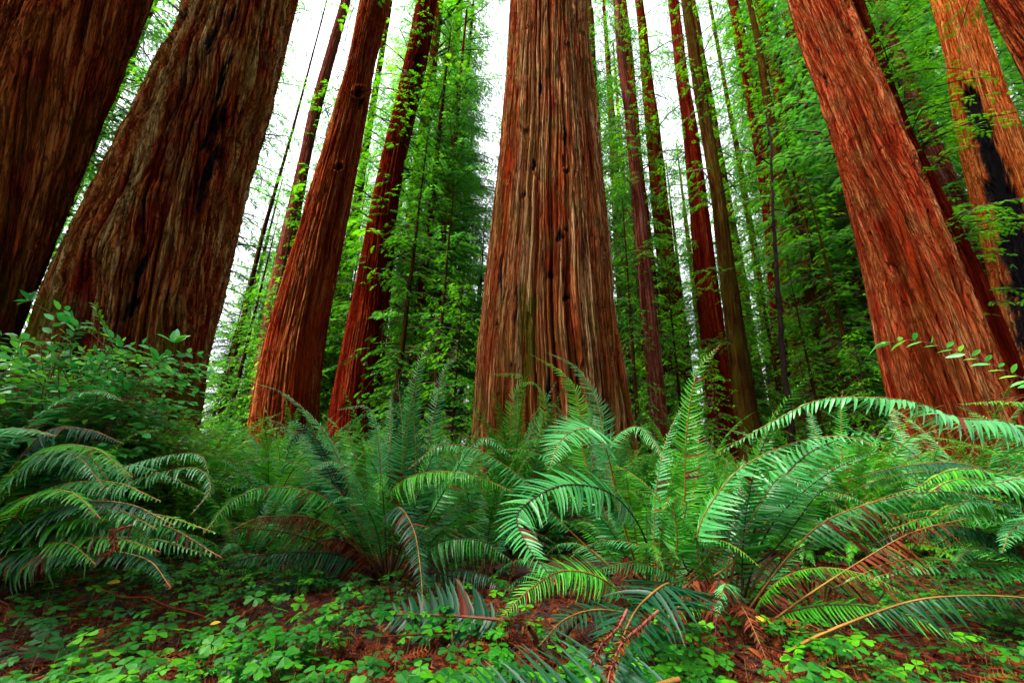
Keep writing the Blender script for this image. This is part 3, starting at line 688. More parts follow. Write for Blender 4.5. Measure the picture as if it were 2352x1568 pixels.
# the deep grove
pk = [(990, 25, 120, 'blue'), (1035, 29, 330, 'tall_a'), (945, 23, 60, 'tall_a'), (700, 27, 360, 'tall_b'), (738, 34, 330, 'tall_a'), (655, 27, 380, 'tall_a'), (575, 34, 500, 'tall_a'),
    (1505, 29, 760, 'young'), (1580, 31, 700, 'young'), (1450, 33, 720, 'young'), (1735, 27, 740, 'young'), (1800, 30, 700, 'young'), (1850, 24, 800, 'young'), (1950, 27, 760, 'young'), (1690, 36, 660, 'young'), (1600, 26, 830, 'young'), (2010, 24, 800, 'young'),  # low lime saplings added; their bright green stands in for a glow
    (1000, 30, 700, 'young'), (1080, 32, 690, 'young'), (760, 30, 740, 'young'), (570, 26, 770, 'young'), (520, 30, 740, 'young'),

    # px, Y, ytop, crown, Hp, trunk, wide
    (1385, 26, 60, 'tall_b'), (1405, 34, 120, 'blue'), (1445, 40, -100, 'tall_b'), (1500, 34, 420, 'tall_a'), (1490, 44, 150, 'far'), (1625, 50, 330, 'far'), (1510, 46, 500, 'tall_b'),
    (1590, 42, 380, 'tall_b'), (1640, 31, 450, 'hemlock'), (1715, 26, 500, 'hemlock'), (1745, 46, 540, 'tall_a'), (1850, 42, 60, 'tall_b'), (1690, 52, 620, 'far'),
    (1885, 36, -100, 'tall_a'), (1940, 24, 300, 'hemlock'), (1970, 22, 560, 'hemlock_b'), (1560, 50, 700, 'tall_a'), (1900, 52, 100, 'blue'), (1480, 56, 400, 'blue'), (1620, 60, 560, 'blue'), (1780, 60, 600, 'tall_a'),
    (1960, 32, -300, 'tall_a'), (2040, 28, -300, 'tall_b'), (2100, 32, -400, 'tall_a'), (2160, 24, -200, 'blue'), (2230, 30, -350, 'tall_a'),
    (2330, 36, -300, 'tall_b'), (2430, 26, -300, 'tall_a'), (2540, 30, -300, 'blue'), (2700, 34, -350, 'tall_a'),
    (640, 30, 250, 'tall_a'), (610, 24, 420, 'tall_b'), (690, 40, 180, 'tall_a'), (585, 21, 620, 'hemlock_b'), (525, 42, 480, 'blue'), (650, 50, 420, 'blue'), (540, 30, 560, 'hemlock'), (630, 22, 330, 'tall_b'), (505, 27, 640, 'hemlock'), (590, 26, 470, 'hemlock'), (655, 36, 150, 'tall_b'), (700, 30, 440, 'hemlock'), (770, 27, 520, 'hemlock'),
    (560, 44, 420, 'tall_a'), (800, 44, 280, 'tall_a'), (860, 36, 120, 'tall_b'), (900, 28, -250, 'tall_a'), (940, 44, -100, 'tall_a'),
    (540, 24, 620, 'hemlock_b'), (1085, 46, 540, 'tall_a'), (1040, 40, 330, 'blue'), (1120, 40, 620, 'hemlock'),
    (200, 26, 190, 'tall_a'), (230, 36, 120, 'tall_b'), (120, 30, 250, 'blue'), (60, 32, -300, 'tall_a'), (-60, 36, -300, 'blue'), (330, 34, -250, 'tall_a'), (370, 40, -150, 'tall_b'),
    (-250, 30, -300, 'tall_a'), (-500, 34, -300, 'tall_b'), (310, 28, 40, 'hemlock'),
    (1460, 21, 600, 'hemlock_b'), (1560, 23, 700, 'hemlock_b'), (1790, 26, 650, 'hemlock_b'), (1870, 20, 720, 'hemlock_b'), (1990, 19, 760, 'young'),
    (1530, 26, 640, 'young'), (1640, 19, 800, 'young'), (620, 20, 760, 'young'), (850, 21, 740, 'young'), (470, 18, 830, 'young'), (930, 24, 640, 'young'), (1100, 21, 760, 'hemlock_b'),
]
HP = dict(far=44, tall_a=44, tall_b=44, blue=38, hemlock=15, hemlock_b=11, young=7, sparse=40)
GRP = {'far': 'pale conifers at the back of the grove with painted glow', 'tall_a': 'tall conifers filling the grove', 'tall_b': 'tall conifers filling the grove', 'blue': 'dark firs filling the grove', 'hemlock': 'young hemlocks between the trunks', 'hemlock_b': 'small hemlocks between the trunks', 'young': 'lime green saplings under the trunks'}
LBL = {'far': 'far conifer with glow painted into its yellow green at the very back of the grove', 'tall_a': 'tall green conifer with feathery boughs, one of many crowding behind the redwoods', 'tall_b': 'tall green conifer with feathery boughs, one of many crowding behind the redwoods',
       'blue': 'dark blue green fir among the feathery conifers', 'hemlock': 'half grown hemlock with drooping sprays among the thin trunks', 'hemlock_b': 'small bushy hemlock with foliage to the ground', 'young': 'lime green sapling low among the trunks'}
pk += [(1580, 48, 480, 'far'), (1665, 44, 480, 'far'), (1730, 50, 420, 'far'), (1790, 47, 500, 'far'), (1860, 55, 200, 'far'), (1465, 50, 100, 'far'), (1985, 46, -250, 'far'), (1060, 52, 470, 'far'), (760, 54, 380, 'far'), (620, 50, 480, 'far'), (1545, 58, 640, 'far')]
for k, (px, Yv, yt, key) in enumerate(pk):
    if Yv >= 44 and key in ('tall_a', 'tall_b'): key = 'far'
    nm = {'far': 'conifer_tree', 'tall_a': 'conifer_tree', 'tall_b': 'conifer_tree', 'blue': 'fir_tree', 'hemlock': 'hemlock_tree', 'hemlock_b': 'hemlock_tree', 'young': 'young_conifer'}[key]
    tr = {'far': 'big', 'hemlock': 'slim', 'hemlock_b': 'slim', 'young': 'tiny'}.get(key, 'brown' if k % 2 else 'big')
    bg_tree(nm, key, tr, px, Yv, yt, HP[key], LBL[key], GRP[key], wide=float(rng.uniform(0.9, 1.25)))

# the same grove goes on behind and beside the viewer; unseen, added to shut off the low sky
k = 0
rb = np.random.default_rng(99)
while k < 26:
    a = rb.uniform(math.radians(100), math.radians(350)); dd = rb.uniform(13, 30)      # compass angle from +Y
    x, y = math.sin(a) * dd, math.cos(a) * dd
    if abs((math.degrees(a) - 238 + 180) % 360 - 180) < 16 or y > 4 or (y > -2 and abs(x) < 15): continue
    rt_ = empty('conifer_tree', (x, y, float(ground_z(x, y))), 'unseen tall conifer added behind the viewer to screen the low sky', 'tree', 'added conifers behind the viewer')
    link('trunk', GT['big'], rt_); c_ = link('crown', CROWN['tall_a'], rt_); sc_ = float(rb.uniform(.8, 1.1)); rt_.scale = (sc_ * 1.15, sc_ * 1.15, sc_); rt_.rotation_euler = (0, 0, k)
    k += 1

for j, (px, Yv, tk, wd, lb) in enumerate(((1502, 33, 'big', .8, 'slim red trunk in the gap next to the slim mauve one'), (1556, 36, 'big', .9, 'slim red trunk half hidden behind the red trunk with sprays'), (1728, 38, 'brown', .9, 'slender brown trunk next to the thinnest greenish trunk'),
                          (1862, 33, 'big', 1.0, 'reddish trunk hidden partly by the brown mossy one'), (1945, 30, 'big', 1.0, 'reddish trunk behind the grey pink ribbed trunk'), (1972, 38, 'brown', 1.1, 'brown trunk deep in the grove near the braided orange trunk'),
                          (1392, 30, 'brown', .55, 'very thin dark trunk hugging the side of the great furrowed trunk'))):
    rt_ = bg_tree('redwood_tree', 'sparse', tk, px, Yv, -350, 44, lb, None, wide=wd, py=850)

# black snag
def tube_thing(name, pts, rads, mat, label, cat, k=8, group=None, rough=0.0):
    pts = np.array(pts, float)
    n = 26; tt = np.linspace(0, len(pts) - 1, n)
    Pp = np.stack([np.interp(tt, np.arange(len(pts)), pts[:, c]) for c in range(3)], 1)
    if rough: Pp += rng.normal(0, rough, Pp.shape)
    Rr = np.interp(tt, np.linspace(0, len(pts) - 1, len(rads)), rads)
    base = Pp[0].copy()
    mb = MB(); mb.tube(Pp - base, Rr, k=k)
    o = link(name, mb.mesh(name, [mat])); o.location = base.tolist()
    return tag(o, label, cat, group)


sn = empty('snag', ground_at(1802, 1010) * 0 + np.array([at(1802, 960, 20)[0], 20, float(ground_z(at(1802, 960, 20)[0], 20))]), 'thin black dead snag with bare crooked twigs among the thin trunks', 'dead tree')
_b = np.array(sn.location)
mb = MB()
sp_ = [_b, at(1796, 800, 20), at(1785, 650, 20), at(1776, 500, 20), at(1772, 350, 20), at(1760, 260, 20)]
P_ = np.array(sp_) - _b; tt = np.linspace(0, 5, 40); P_ = np.stack([np.interp(tt, np.arange(6), P_[:, c]) for c in range(3)], 1) + rng.normal(0, 0.025, (40, 3))
mb.tube(P_, np.linspace(0.16, 0.04, 40), k=8); link('trunk', mb.mesh('trunk', [M['snag']]), sn)
for (x0, y0, x1, y1) in ((1780, 560, 1840, 500), (1775, 480, 1850, 495), (1778, 520, 1720, 560), (1790, 700, 1750, 640), (1774, 380, 1700, 330)):
    a = at(x0, y0, 20) - _b; b = at(x1, y1, 19.6) - _b
    mb = MB(); t_ = np.linspace(0, 1, 9)[:, None]; mb.tube(a + (b - a) * t_ + np.array([0, 0, .25]) * (t_ * (1 - t_)) + rng.normal(0, .03, (9, 3)), np.linspace(.04, .012, 9), k=4)
    link('branch', mb.mesh('branch', [M['snag']]), sn)

# ------------------------------------------------------------------ ferns
PIN_T = [0.0, 0.10, 0.28, 0.52, 0.78, 1.0]
PIN_W = [0.55, 1.0, 0.92, 0.80, 0.50, 0.03]


def catmull(pts, n):
    pts = np.asarray(pts, float)
    P = np.vstack([2 * pts[0] - pts[1], pts, 2 * pts[-1] - pts[-2]])
    m = len(pts) - 1
    t = np.linspace(0, m, n); i = np.minimum(t.astype(int), m - 1); f = (t - i)[:, None]
    p0, p1, p2, p3 = P[i], P[i + 1], P[i + 2], P[i + 3]
    c = 0.5 * (2 * p1 + (p2 - p0) * f + (2 * p0 - 5 * p1 + 4 * p2 - p3) * f ** 2 + (3 * p1 - p0 - 3 * p2 + p3) * f ** 3)
    d = np.r_[0, np.cumsum(np.linalg.norm(np.diff(c, axis=0), axis=1))]
    s = np.linspace(0, d[-1], n)
    return np.stack([np.interp(s, d, c[:, k]) for k in range(3)], 1), d[-1]


def frond_mb(path, length, Nfun, seed, pin=0.10, pairs=46, bare=0.18, droop=0.35, mat_i=0, detail=6, stalk=0.006, tilt=0.28, rag=0.1, curl=0.0, width=None, mb=None, dry=0.0):
    """path (n,3) evenly spaced; Nfun(T)->blade normal per point"""
    r = np.random.default_rng(seed)
    mb = mb or MB()
    n = len(path)
    T_ = np.gradient(path, axis=0); T_ /= np.linalg.norm(T_, axis=1)[:, None]
    Nn = Nfun(T_, path)
    Nn = Nn - (Nn * T_).sum(1)[:, None] * T_; Nn /= np.linalg.norm(Nn, axis=1)[:, None] + 1e-9
    B = np.cross(T_, Nn)
    mb.tube(path, np.linspace(stalk, stalk * 0.22, n), k=4 if detail > 3 else 3, m=1)
    s0 = np.linspace(bare, 0.995, pairs)
    x = (s0 - bare) / (1 - bare)
    prof = np.clip((x + 0.10) / 0.22, 0.35, 1) * np.clip((1 - x) * 1.25 + 0.02, 0, 1) ** 0.8
    wpin = width * 1.3 if (width or 0) > 0.0185 else min(0.022, 0.74 * length * (1 - bare) / pairs)
    tT = np.array(PIN_T) if detail > 3 else np.array([0, 0.15, 0.6, 1.0]); tW = np.array(PIN_W) if detail > 3 else np.array([0.5, 1.0, 0.75, 0.03])
    k = len(tT)
    for side in (-1, 1):
        ss = np.clip(s0 + (0.25 * side / pairs), 0, 1) * (n - 1)
        def I(a): return np.stack([np.interp(ss, np.arange(n), a[:, c]) for c in range(3)], 1)
        p, t, nn, b = I(path), I(T_), I(Nn), I(B)
        L_ = pin * prof * (1 + r.normal(0, rag, pairs))
        keep = r.random(pairs) > 0.03
        L_ = np.where(keep, L_, L_ * 0.25)
        up = droop * (1 + r.normal(0, 0.35, pairs))
        ang = tilt + r.normal(0, 0.07, pairs) + 0.5 * x ** 2
        d0 = b * side * np.cos(ang)[:, None] + t * np.sin(ang)[:, None]
        # strip stations
        tw = r.normal(0, 0.34, pairs)
        wv = (t * np.cos(ang)[:, None] - b * side * np.sin(ang)[:, None])
        wv = wv * np.cos(tw)[:, None] + nn * np.sin(tw)[:, None]
        q = tT[None, :, None]
        bend = -(up[:, None, None]) * (0.35 * q + 0.75 * q ** 2) - curl * q ** 3
        C = p[:, None] + L_[:, None, None] * (d0[:, None] * (q - 0.12 * up[:, None, None] * q ** 2) + nn[:, None] * bend + t[:, None] * 0.16 * q ** 2.2)
        hw = (wpin * np.sqrt(np.clip(prof, 0.1, 1)))[:, None, None] * tW[None, :, None] * 0.5
        # auricle: wider on the tip side at the base
        aur = np.where(tT < 0.16, 1.25, 1.0)[None, :, None]
        A_ = C + wv[:, None] * hw * aur; B_ = C - wv[:, None] * hw * 0.9
        if detail > 3:
            Cm = C + nn[:, None] * hw * -0.28
            vv = np.stack([A_, Cm, B_], 2).reshape(pairs, k * 3, 3)
            base = np.arange(pairs)[:, None, None] * (k * 3)
            st = np.arange(k - 1)[None, :, None] * 3
            qa = np.array([[0, 1, 4, 3]]); qb = np.array([[1, 2, 5, 4]])
            f = np.concatenate([(base + st + qa[None]).reshape(-1, 4), (base + st + qb[None]).reshape(-1, 4)])
            rr = np.repeat(np.clip(0.5 + r.normal(0, 0.16, pairs), 0, 1), k * 3)
        else:
            vv = np.stack([A_, B_], 2).reshape(pairs, k * 2, 3)
            base = np.arange(pairs)[:, None, None] * (k * 2); st = np.arange(k - 1)[None, :, None] * 2
            f = (base + st + np.array([[[0, 1, 3, 2]]])).reshape(-1, 4)
            rr = np.repeat(np.clip(0.5 + r.normal(0, 0.16, pairs), 0, 1), k * 2)
        dead = (r.random(pairs) < dry) | ((x > 0.96) & (dry > 0.045))
        pi = f[:, 0] // (len(rr) // pairs)
        mb.add(vv.reshape(-1, 3), f[~dead[pi]], m=mat_i, r=rr)
        if dead.any():
            mb.n -= len(rr); mb.v.pop(); mb.r.pop()
            mb.add(vv.reshape(-1, 3), f[dead[pi]], m=2, r=rr)
    return mb


def arch_path(L_, e0, bend, n=34, sway=0.0, power=1.6):
    s = np.linspace(0, 1, n)
    e = np.radians(e0 - bend * s ** power)
    ds = L_ / (n - 1)
    x = np.r_[0, np.cumsum(np.cos(e[:-1]) * ds)]; z = np.r_[0, np.cumsum(np.sin(e[:-1]) * ds)]
    y = sway * L_ * s ** 2
    return np.stack([x, y, z], 1)


def archN(T_, P):
    return np.cross(T_, np.array([0.0, 1.0, 0.0]) + 0 * T_) * -1.0 if False else np.stack([-T_[:, 2], 0 * T_[:, 1], T_[:, 0]], 1) + 1e-4


KINDS = [(1.35, 84, 60, .05), (1.45, 80, 85, -.06), (1.30, 74, 95, .08), (1.25, 66, 105, -.04), (1.15, 58, 105, .1), (1.05, 46, 100, -.08), (0.95, 36, 85, .05), (1.4, 86, 42, -.03)]


def proto_fronds(mat, detail, pairs, tag_):
    out = []
    for i, (L_, e0, bd, sw) in enumerate(KINDS):
        p = arch_path(L_, e0, bd, sway=sw, n=34 if detail > 3 else 16)
        mb = frond_mb(p, L_, archN, 100 + i, pin=0.118, pairs=pairs, detail=detail, droop=0.30 + 0.1 * (i % 3), stalk=0.0055 if detail > 3 else 0.006, dry=(0.05 if i % 2 else 0.015), rag=0.16)
        out.append(mb.mesh('frond_' + tag_, [mat, M['rachis_dark'] if i % 3 == 0 else M['rachis'], M['fern_brown']]))
    return out


PF = {k: proto_fronds(M[k], 6, 52, k) for k in ('fern', 'fern_cool', 'fern_lime', 'fern_dark', 'fern_pale')}
PFB = proto_fronds(M['fern_brown'], 3, 34, 'withered')


def far_fern_mesh(seed, mat, nfr=24):
    r = np.random.default_rng(seed); mb = MB()
    for i in range(nfr):
        L_, e0, bd, sw = KINDS[r.integers(len(KINDS))]
        L_ *= r.uniform(0.75, 1.1)
        p = arch_path(L_, e0 + r.normal(0, 5), bd, n=14, sway=sw)
        az = r.random() * 6.283; c, s = math.cos(az), math.sin(az)
        Rz = np.array([[c, -s, 0], [s, c, 0], [0, 0, 1]])
        one = frond_mb(p, L_, archN, seed * 50 + i, pin=0.125, pairs=32, detail=3, droop=0.3, stalk=0.007, width=0.024)
        off = 0.5 + r.normal(0, 0.2)
        for kk in range(len(one.v)):
            one.v[kk] = one.v[kk] @ Rz.T
            one.r[kk] = np.clip(one.r[kk] + off - 0.5, 0, 1)
        v = np.concatenate(one.v)
        mb.v.append(v); mb.r.append(np.concatenate(one.r))
        for qq, mm in zip(one.q, one.qm):
            mb.q.append(qq + mb.n); mb.qm.append(mm)
        mb.n += len(v)
    return mb.mesh('fern_far', [mat, M['rachis']])


FAR = [far_fern_mesh(300 + i, M[['fern', 'fern_lime', 'fern', 'fern_cool', 'fern_lime', 'fern'][i]]) for i in range(6)]

fern_count = 0


def fern(loc, n, scale, label, group=None, kinds=('fern',), brown=1, az=None, spread=6.283, seed=0, lo=0, rot=0.0, skip=None):
    r = np.random.default_rng(seed + 900)
    root = empty('fern', loc, label, 'fern', group)
    for i in range(n):
        k = int(r.integers(lo, len(KINDS)))
        key = kinds[int(r.integers(len(kinds)))]
        a = (rot + spread * (i + r.random() * 0.8) / n) if az is None else az + r.normal(0, 0.5)
        o = link('frond', PF[key][k], root)
        o.location = (0.05 * math.cos(a), 0.05 * math.sin(a), 0.0)
        o.rotation_euler = (r.normal(0, 0.10), r.normal(0, 0.08), a)
        s = scale * r.uniform(0.75, 1.15)
        o.scale = (s, s * r.uniform(0.9, 1.1), s)
    for i in range(brown):
        k = int(r.integers(4, 7)); o = link('frond', PFB[k], root)
        o['label'] = 'withered brown frond'
        o.rotation_euler = (r.normal(0, 0.2), r.uniform(0.1, 0.5), r.random() * 6.28); s = scale * r.uniform(0.6, 0.9); o.scale = (s, s, s)
    return root


def hero_frond(root, pts, Yb, Yt, mat, seed, pin=0.10, pairs=50, bare=0.22, droop=0.35, w=0.6, stalk='rachis', label=None, stalk_r=0.006, first=None, rag=0.08, curl=0.0, width=None, end_bare=None, yp=None):
    n = len(pts); pin = pin * 1.2; pairs = int(pairs * 1.12)
    W3 = []
    for i, (px, py) in enumerate(pts):
        f = i / (n - 1)
        Yv = yp[i] if yp else Yb + (Yt - Yb) * f
        W3.append(at(px, py, Yv))
    if first is not None:
        W3[0] = np.array(first)
    path, L_ = catmull(W3, 48)

    def Nf(T_, P):
        upv = np.array([0, 0, 1.0]) - T_ * T_[:, 2:3]
        tc = CAM - P; tc /= np.linalg.norm(tc, axis=1)[:, None]
        tc = tc - T_ * (tc * T_).sum(1)[:, None]
        return upv + w * tc
    base = np.array(root.location)
    mb = frond_mb(path - base, L_, lambda T_, P: Nf(T_, P + base), seed, pin=pin, pairs=pairs, bare=bare, droop=droop, stalk=stalk_r, rag=rag, curl=curl, width=width, dry=[0.005, 0.02, 0.05][seed % 3])
    o = link('frond', mb.mesh('frond', [M[mat], M[stalk], M['fern_brown']]), root)
    if label: o['label'] = label
    return o


# --- the near ferns that the photograph shows frond by frond
bM = ground_at(1490, 1385); bC = ground_at(890, 1345); bR = ground_at(1690, 1440)
fM = fern(bM, 20, 0.85, 'big sword fern with a pale broad frond and a blue green drooping one', kinds=('fern', 'fern_lime', 'fern_cool', 'fern_pale'), brown=3, seed=1)
YM = bM[1]
hero_frond(fM, [(1480, 1385), (1440, 1230), (1405, 1080), (1378, 995), (1330, 985), (1285, 1015), (1262, 1075)], YM, YM * 0.58, 'fern_pale', 1, pin=0.15, w=1.1, droop=0.10, first=bM, label='pale mint frond seen from above', bare=0.5, pairs=40, width=0.015)
hero_frond(fM, [(1527, 1377), (1486, 1250), (1415, 1141), (1299, 1113), (1194, 1171), (1207, 1245), (1276, 1336)], YM, YM * 0.50, 'fern_cool', 2, pin=0.15, w=1.2, droop=0.2, first=bM, stalk='rachis_dark', label='blue green frond bent down at the tip', bare=0.30, pairs=50)
hero_frond(fM, [(1440, 1350), (1400, 1100), (1378, 950), (1358, 894), (1318, 838), (1251, 807)], YM, YM * 1.0, 'fern_cool', 3, pin=0.085, w=0.5, first=bM, bare=0.45)
hero_frond(fM, [(1400, 1350), (1350, 1080), (1329, 922), (1290, 855), (1217, 812)], YM, YM * 1.0, 'fern_lime', 4, pin=0.09, w=0.5, first=bM, bare=0.45)
hero_frond(fM, [(1540, 1380), (1565, 1200), (1576, 1000), (1600, 860), (1655, 790)], YM, YM * 0.9, 'fern_lime', 5, pin=0.10, w=1.6, droop=0.1, first=bM, bare=0.35, pairs=46)
hero_frond(fM, [(1450, 1380), (1420, 1150), (1400, 1030), (1450, 980), (1490, 1000), (1530, 1060)], YM, YM * 0.8, 'fern_pale', 6, pin=0.09, w=0.4, first=bM, bare=0.45)
hero_frond(fM, [(1330, 1330), (1290, 1200), (1211, 1108), (1099, 1034), (1009, 1025), (936, 1078)], YM, YM * 0.8, 'fern_cool', 7, pin=0.085, w=0.2, droop=0.75, first=bM, bare=0.35)
hero_frond(fM, [(1500, 1380), (1560, 1230), (1600, 1100), (1602, 985), (1570, 940)], YM, YM * 1.1, 'fern_lime', 8, pin=0.10, w=1.0, first=bM)

fC = fern(bC, 18, 0.9, 'tall upright sword fern with a dark column of fronds, beside the great furrowed trunk', kinds=('fern', 'fern_cool'), brown=3, seed=2)
YC = bC[1]
hero_frond(fC, [(880, 1340), (800, 1220), (740, 1140), (619, 1118), (534, 1150), (467, 1226)], YC, YC * 0.68, 'fern', 11, pin=0.10, w=0.3, droop=0.6, first=bC, bare=0.35)
hero_frond(fC, [(860, 1330), (790, 1230), (720, 1190), (650, 1185), (590, 1190), (517, 1225)], YC, YC * 0.75, 'fern_brown', 12, pin=0.075, w=0.6, droop=0.9, first=bC, bare=0.45, label='withered rust brown frond', rag=0.4, curl=0.4)
hero_frond(fC, [(900, 1340), (880, 1210), (905, 1120), (980, 1085), (1080, 1090), (1178, 1128)], YC, YC * 0.78, 'fern_lime', 13, pin=0.085, w=0.25, droop=0.95, first=bC, bare=0.40)
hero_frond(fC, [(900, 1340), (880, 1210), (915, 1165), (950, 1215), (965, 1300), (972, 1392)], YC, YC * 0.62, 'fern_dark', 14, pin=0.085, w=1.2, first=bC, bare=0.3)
hero_frond(fC, [(900, 1340), (922, 1120), (942, 950), (965, 830), (1003, 765)], YC, YC * 1.0, 'fern_cool', 15, pin=0.085, w=0.6, first=bC, bare=0.3)
hero_frond(fC, [(910, 1340), (960, 1150), (995, 960), (1026, 840), (1076, 810)], YC, YC * 1.05, 'fern_cool', 16, pin=0.09, w=0.6, first=bC, bare=0.3)
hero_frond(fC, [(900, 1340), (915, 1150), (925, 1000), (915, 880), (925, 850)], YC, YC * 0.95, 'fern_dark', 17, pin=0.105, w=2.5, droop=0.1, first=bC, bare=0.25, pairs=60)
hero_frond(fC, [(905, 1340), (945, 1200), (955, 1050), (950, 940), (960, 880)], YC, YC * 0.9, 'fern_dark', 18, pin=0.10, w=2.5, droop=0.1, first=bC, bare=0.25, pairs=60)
hero_frond(fC, [(860, 1320), (800, 1110), (753, 1006), (703, 945), (647, 900), (573, 876)], YC, YC * 0.95, 'fern_pale', 19, pin=0.07, w=0.2, droop=0.2, first=bC, bare=0.45)
hero_frond(fC, [(850, 1330), (780, 1120), (709, 1023), (647, 973), (585, 958)], YC, YC * 1.1, 'fern_cool', 20, pin=0.07, w=0.4, droop=0.6, first=bC, bare=0.45)
hero_frond(fC, [(890, 1340), (880, 1180), (868, 1010), (845, 935), (775, 940)], YC, YC * 0.9, 'fern_pale', 21, pin=0.08, w=0.5, first=bC, bare=0.35)
hero_frond(fC, [(880, 1340), (850, 1200), (830, 1110), (770, 1060), (700, 1085)], YC, YC * 0.8, 'fern_pale', 22, pin=0.085, w=0.4, droop=.4, first=bC, bare=0.4)

bX = ground_at(1175, 1270)
fX = fern(bX, 18, 1.0, 'upright sword fern directly before the foot of the great furrowed trunk', kinds=('fern', 'fern_lime'), brown=1, seed=3)
YX = bX[1]
hero_frond(fX, [(1175, 1250), (1168, 1050), (1180, 920), (1200, 868), (1121, 858)], YX, YX * 0.9, 'fern_lime', 31, pin=0.11, w=1.2, droop=0.2, first=bX, bare=0.3)
hero_frond(fX, [(1180, 1250), (1230, 1050), (1250, 930), (1230, 880), (1180, 885)], YX, YX * 0.85, 'fern_lime', 32, pin=0.10, w=0.8, first=bX, bare=0.3)
hero_frond(fX, [(1180, 1250), (1200, 1050), (1260, 930), (1300, 960)], YX, YX * 0.95, 'fern', 33, pin=0.10, w=0.6, first=bX, bare=0.3)

fR = fern(bR, 15, 0.8, 'wide sword fern with bare brown stalks and long fronds arching before the braided trunk', kinds=('fern', 'fern_cool', 'fern_lime', 'fern_pale'), brown=2, seed=4)
YR = bR[1]
hero_frond(fR, [(1640, 1420), (1735, 1210), (1830, 1062), (1950, 1003), (2050, 1012), (2115, 1055)], YR, YR * 0.85, 'fern_cool', 41, pin=0.11, w=1.4, droop=0.45, first=bR, bare=0.28, stalk='rachis_dark', pairs=36, width=0.017)
hero_frond(fR, [(1640, 1420), (1600, 1250), (1680, 1095), (1804, 1023), (1917, 1001), (2010, 1020)], YR, YR * 0.75, 'fern_pale', 42, pin=0.10, w=0.3, droop=0.5, first=bR, bare=0.25, pairs=40)
hero_frond(fR, [(1640, 1420), (1754, 1237), (1838, 1136), (1930, 1070), (2018, 1035)], YR, YR * 0.95, 'fern_pale', 43, pin=0.06, w=0.5, droop=0.2, first=bR, bare=0.35, stalk='rachis_dark')
hero_frond(fR, [(1720, 1430), (1800, 1290), (1890, 1200), (2006, 1153), (2102, 1133), (2200, 1130), (2300, 1150)], YR, YR * 0.8, 'fern_cool', 44, pin=0.075, w=0.3, droop=1.3, first=bR, bare=0.4, pairs=34, width=0.017)
hero_frond(fR, [(1800, 1500), (1900, 1450), (2074, 1385), (2200, 1368), (2352, 1372), (2450, 1400)], YR * 0.8, YR * 0.62, 'fern_dark', 45, pin=0.055, w=0.3, droop=1.2, bare=0.38, pairs=34, width=0.017)
hero_frond(fR, [(1700, 1480), (1850, 1370), (1990, 1280), (2100, 1220), (2220, 1190)], YR * 0.95, YR * 0.8, 'fern_brown', 46, pin=0.06, w=0.3, droop=1.2, bare=0.45, rag=0.6, curl=0.8, label='shrivelled brown frond with curled leaflets', pairs=26)
hero_frond(fR, [(1690, 1440), (1800, 1300), (1950, 1190), (2050, 1180), (2180, 1230)], YR, YR * 0.9, 'fern_brown', 47, pin=0.07, w=0.3, droop=1.2, bare=0.5, rag=0.6, curl=0.8, label='shrivelled brown frond with curled leaflets', pairs=26)

# fern beyond the frame whose fronds reach in from the side
bRR = np.array([at(2560, 1200, 2.4)[0], 2.4, 0.0]); bRR[2] = float(ground_z(bRR[0], bRR[1]))
fRR = fern(bRR, 16, 0.95, 'sword fern at the edge with a long mint frond stretching across the braided trunk', kinds=('fern', 'fern_lime'), brown=2, seed=5)
hero_frond(fRR, [(2560, 1400), (2520, 1150), (2350, 985), (2200, 960), (2110, 925), (2000, 912), (1880, 918), (1790, 960), (1700, 1010), (1645, 1045)], 2.4, 1.9, 'fern_pale', 51, pin=0.11, w=0.6, droop=0.75, first=bRR, bare=0.24, pairs=105, width=0.0186, yp=[2.4, 2.1, 1.75, 1.7, 1.65, 1.65, 1.7, 1.75, 1.8, 1.85])
hero_frond(fRR, [(2560, 1400), (2500, 1100), (2400, 940), (2352, 925), (2284, 921), (2200, 928)], 2.4, 2.3, 'fern', 52, pin=0.07, w=0.2, droop=0.6, first=bRR, bare=0.4)
hero_frond(fRR, [(2560, 1400), (2520, 1200), (2420, 1120), (2352, 1098), (2250, 1115), (2120, 1112)], 2.4, 1.9, 'fern_pale', 53, pin=0.10, w=0.9, droop=0.3, first=bRR, bare=0.35)
hero_frond(fRR, [(2560, 1400), (2500, 1250), (2400, 1190), (2330, 1210), (2300, 1270)], 2.4, 1.7, 'fern_pale', 54, pin=0.09, w=0.9, droop=0.3, first=bRR, bare=0.35)
hero_frond(fRR, [(2560, 1420), (2500, 1170), (2400, 1060), (2300, 1040), (2190, 1010), (2090, 1000)], 2.4, 2.2, 'fern', 55, pin=0.06, w=0.2, droop=0.4, first=bRR, bare=0.4)

# low fern in front, lying fronds
bF = ground_at(1510, 1460)
fF = empty('fern', bF, 'low dark sword fern lying flat under the dry red needle twigs', 'fern')
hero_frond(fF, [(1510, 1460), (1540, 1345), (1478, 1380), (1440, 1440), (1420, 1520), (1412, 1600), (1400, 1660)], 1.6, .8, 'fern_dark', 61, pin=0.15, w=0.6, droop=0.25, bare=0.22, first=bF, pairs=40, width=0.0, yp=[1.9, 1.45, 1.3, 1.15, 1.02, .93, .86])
hero_frond(fF, [(1510, 1460), (1400, 1340), (1300, 1310), (1220, 1350), (1150, 1420)], 1.9, 1.5, 'fern', 62, pin=0.10, w=0.9, droop=0.2, bare=0.3, first=bF)
hero_frond(fF, [(1560, 1560), (1400, 1600), (1250, 1600), (1100, 1590), (1000, 1620)], 1.0, .8, 'fern_dark', 63, pin=0.13, w=1.5, droop=0.2, bare=0.05, pairs=34, width=0.0, yp=[1.0, .92, .86, .82, .8])
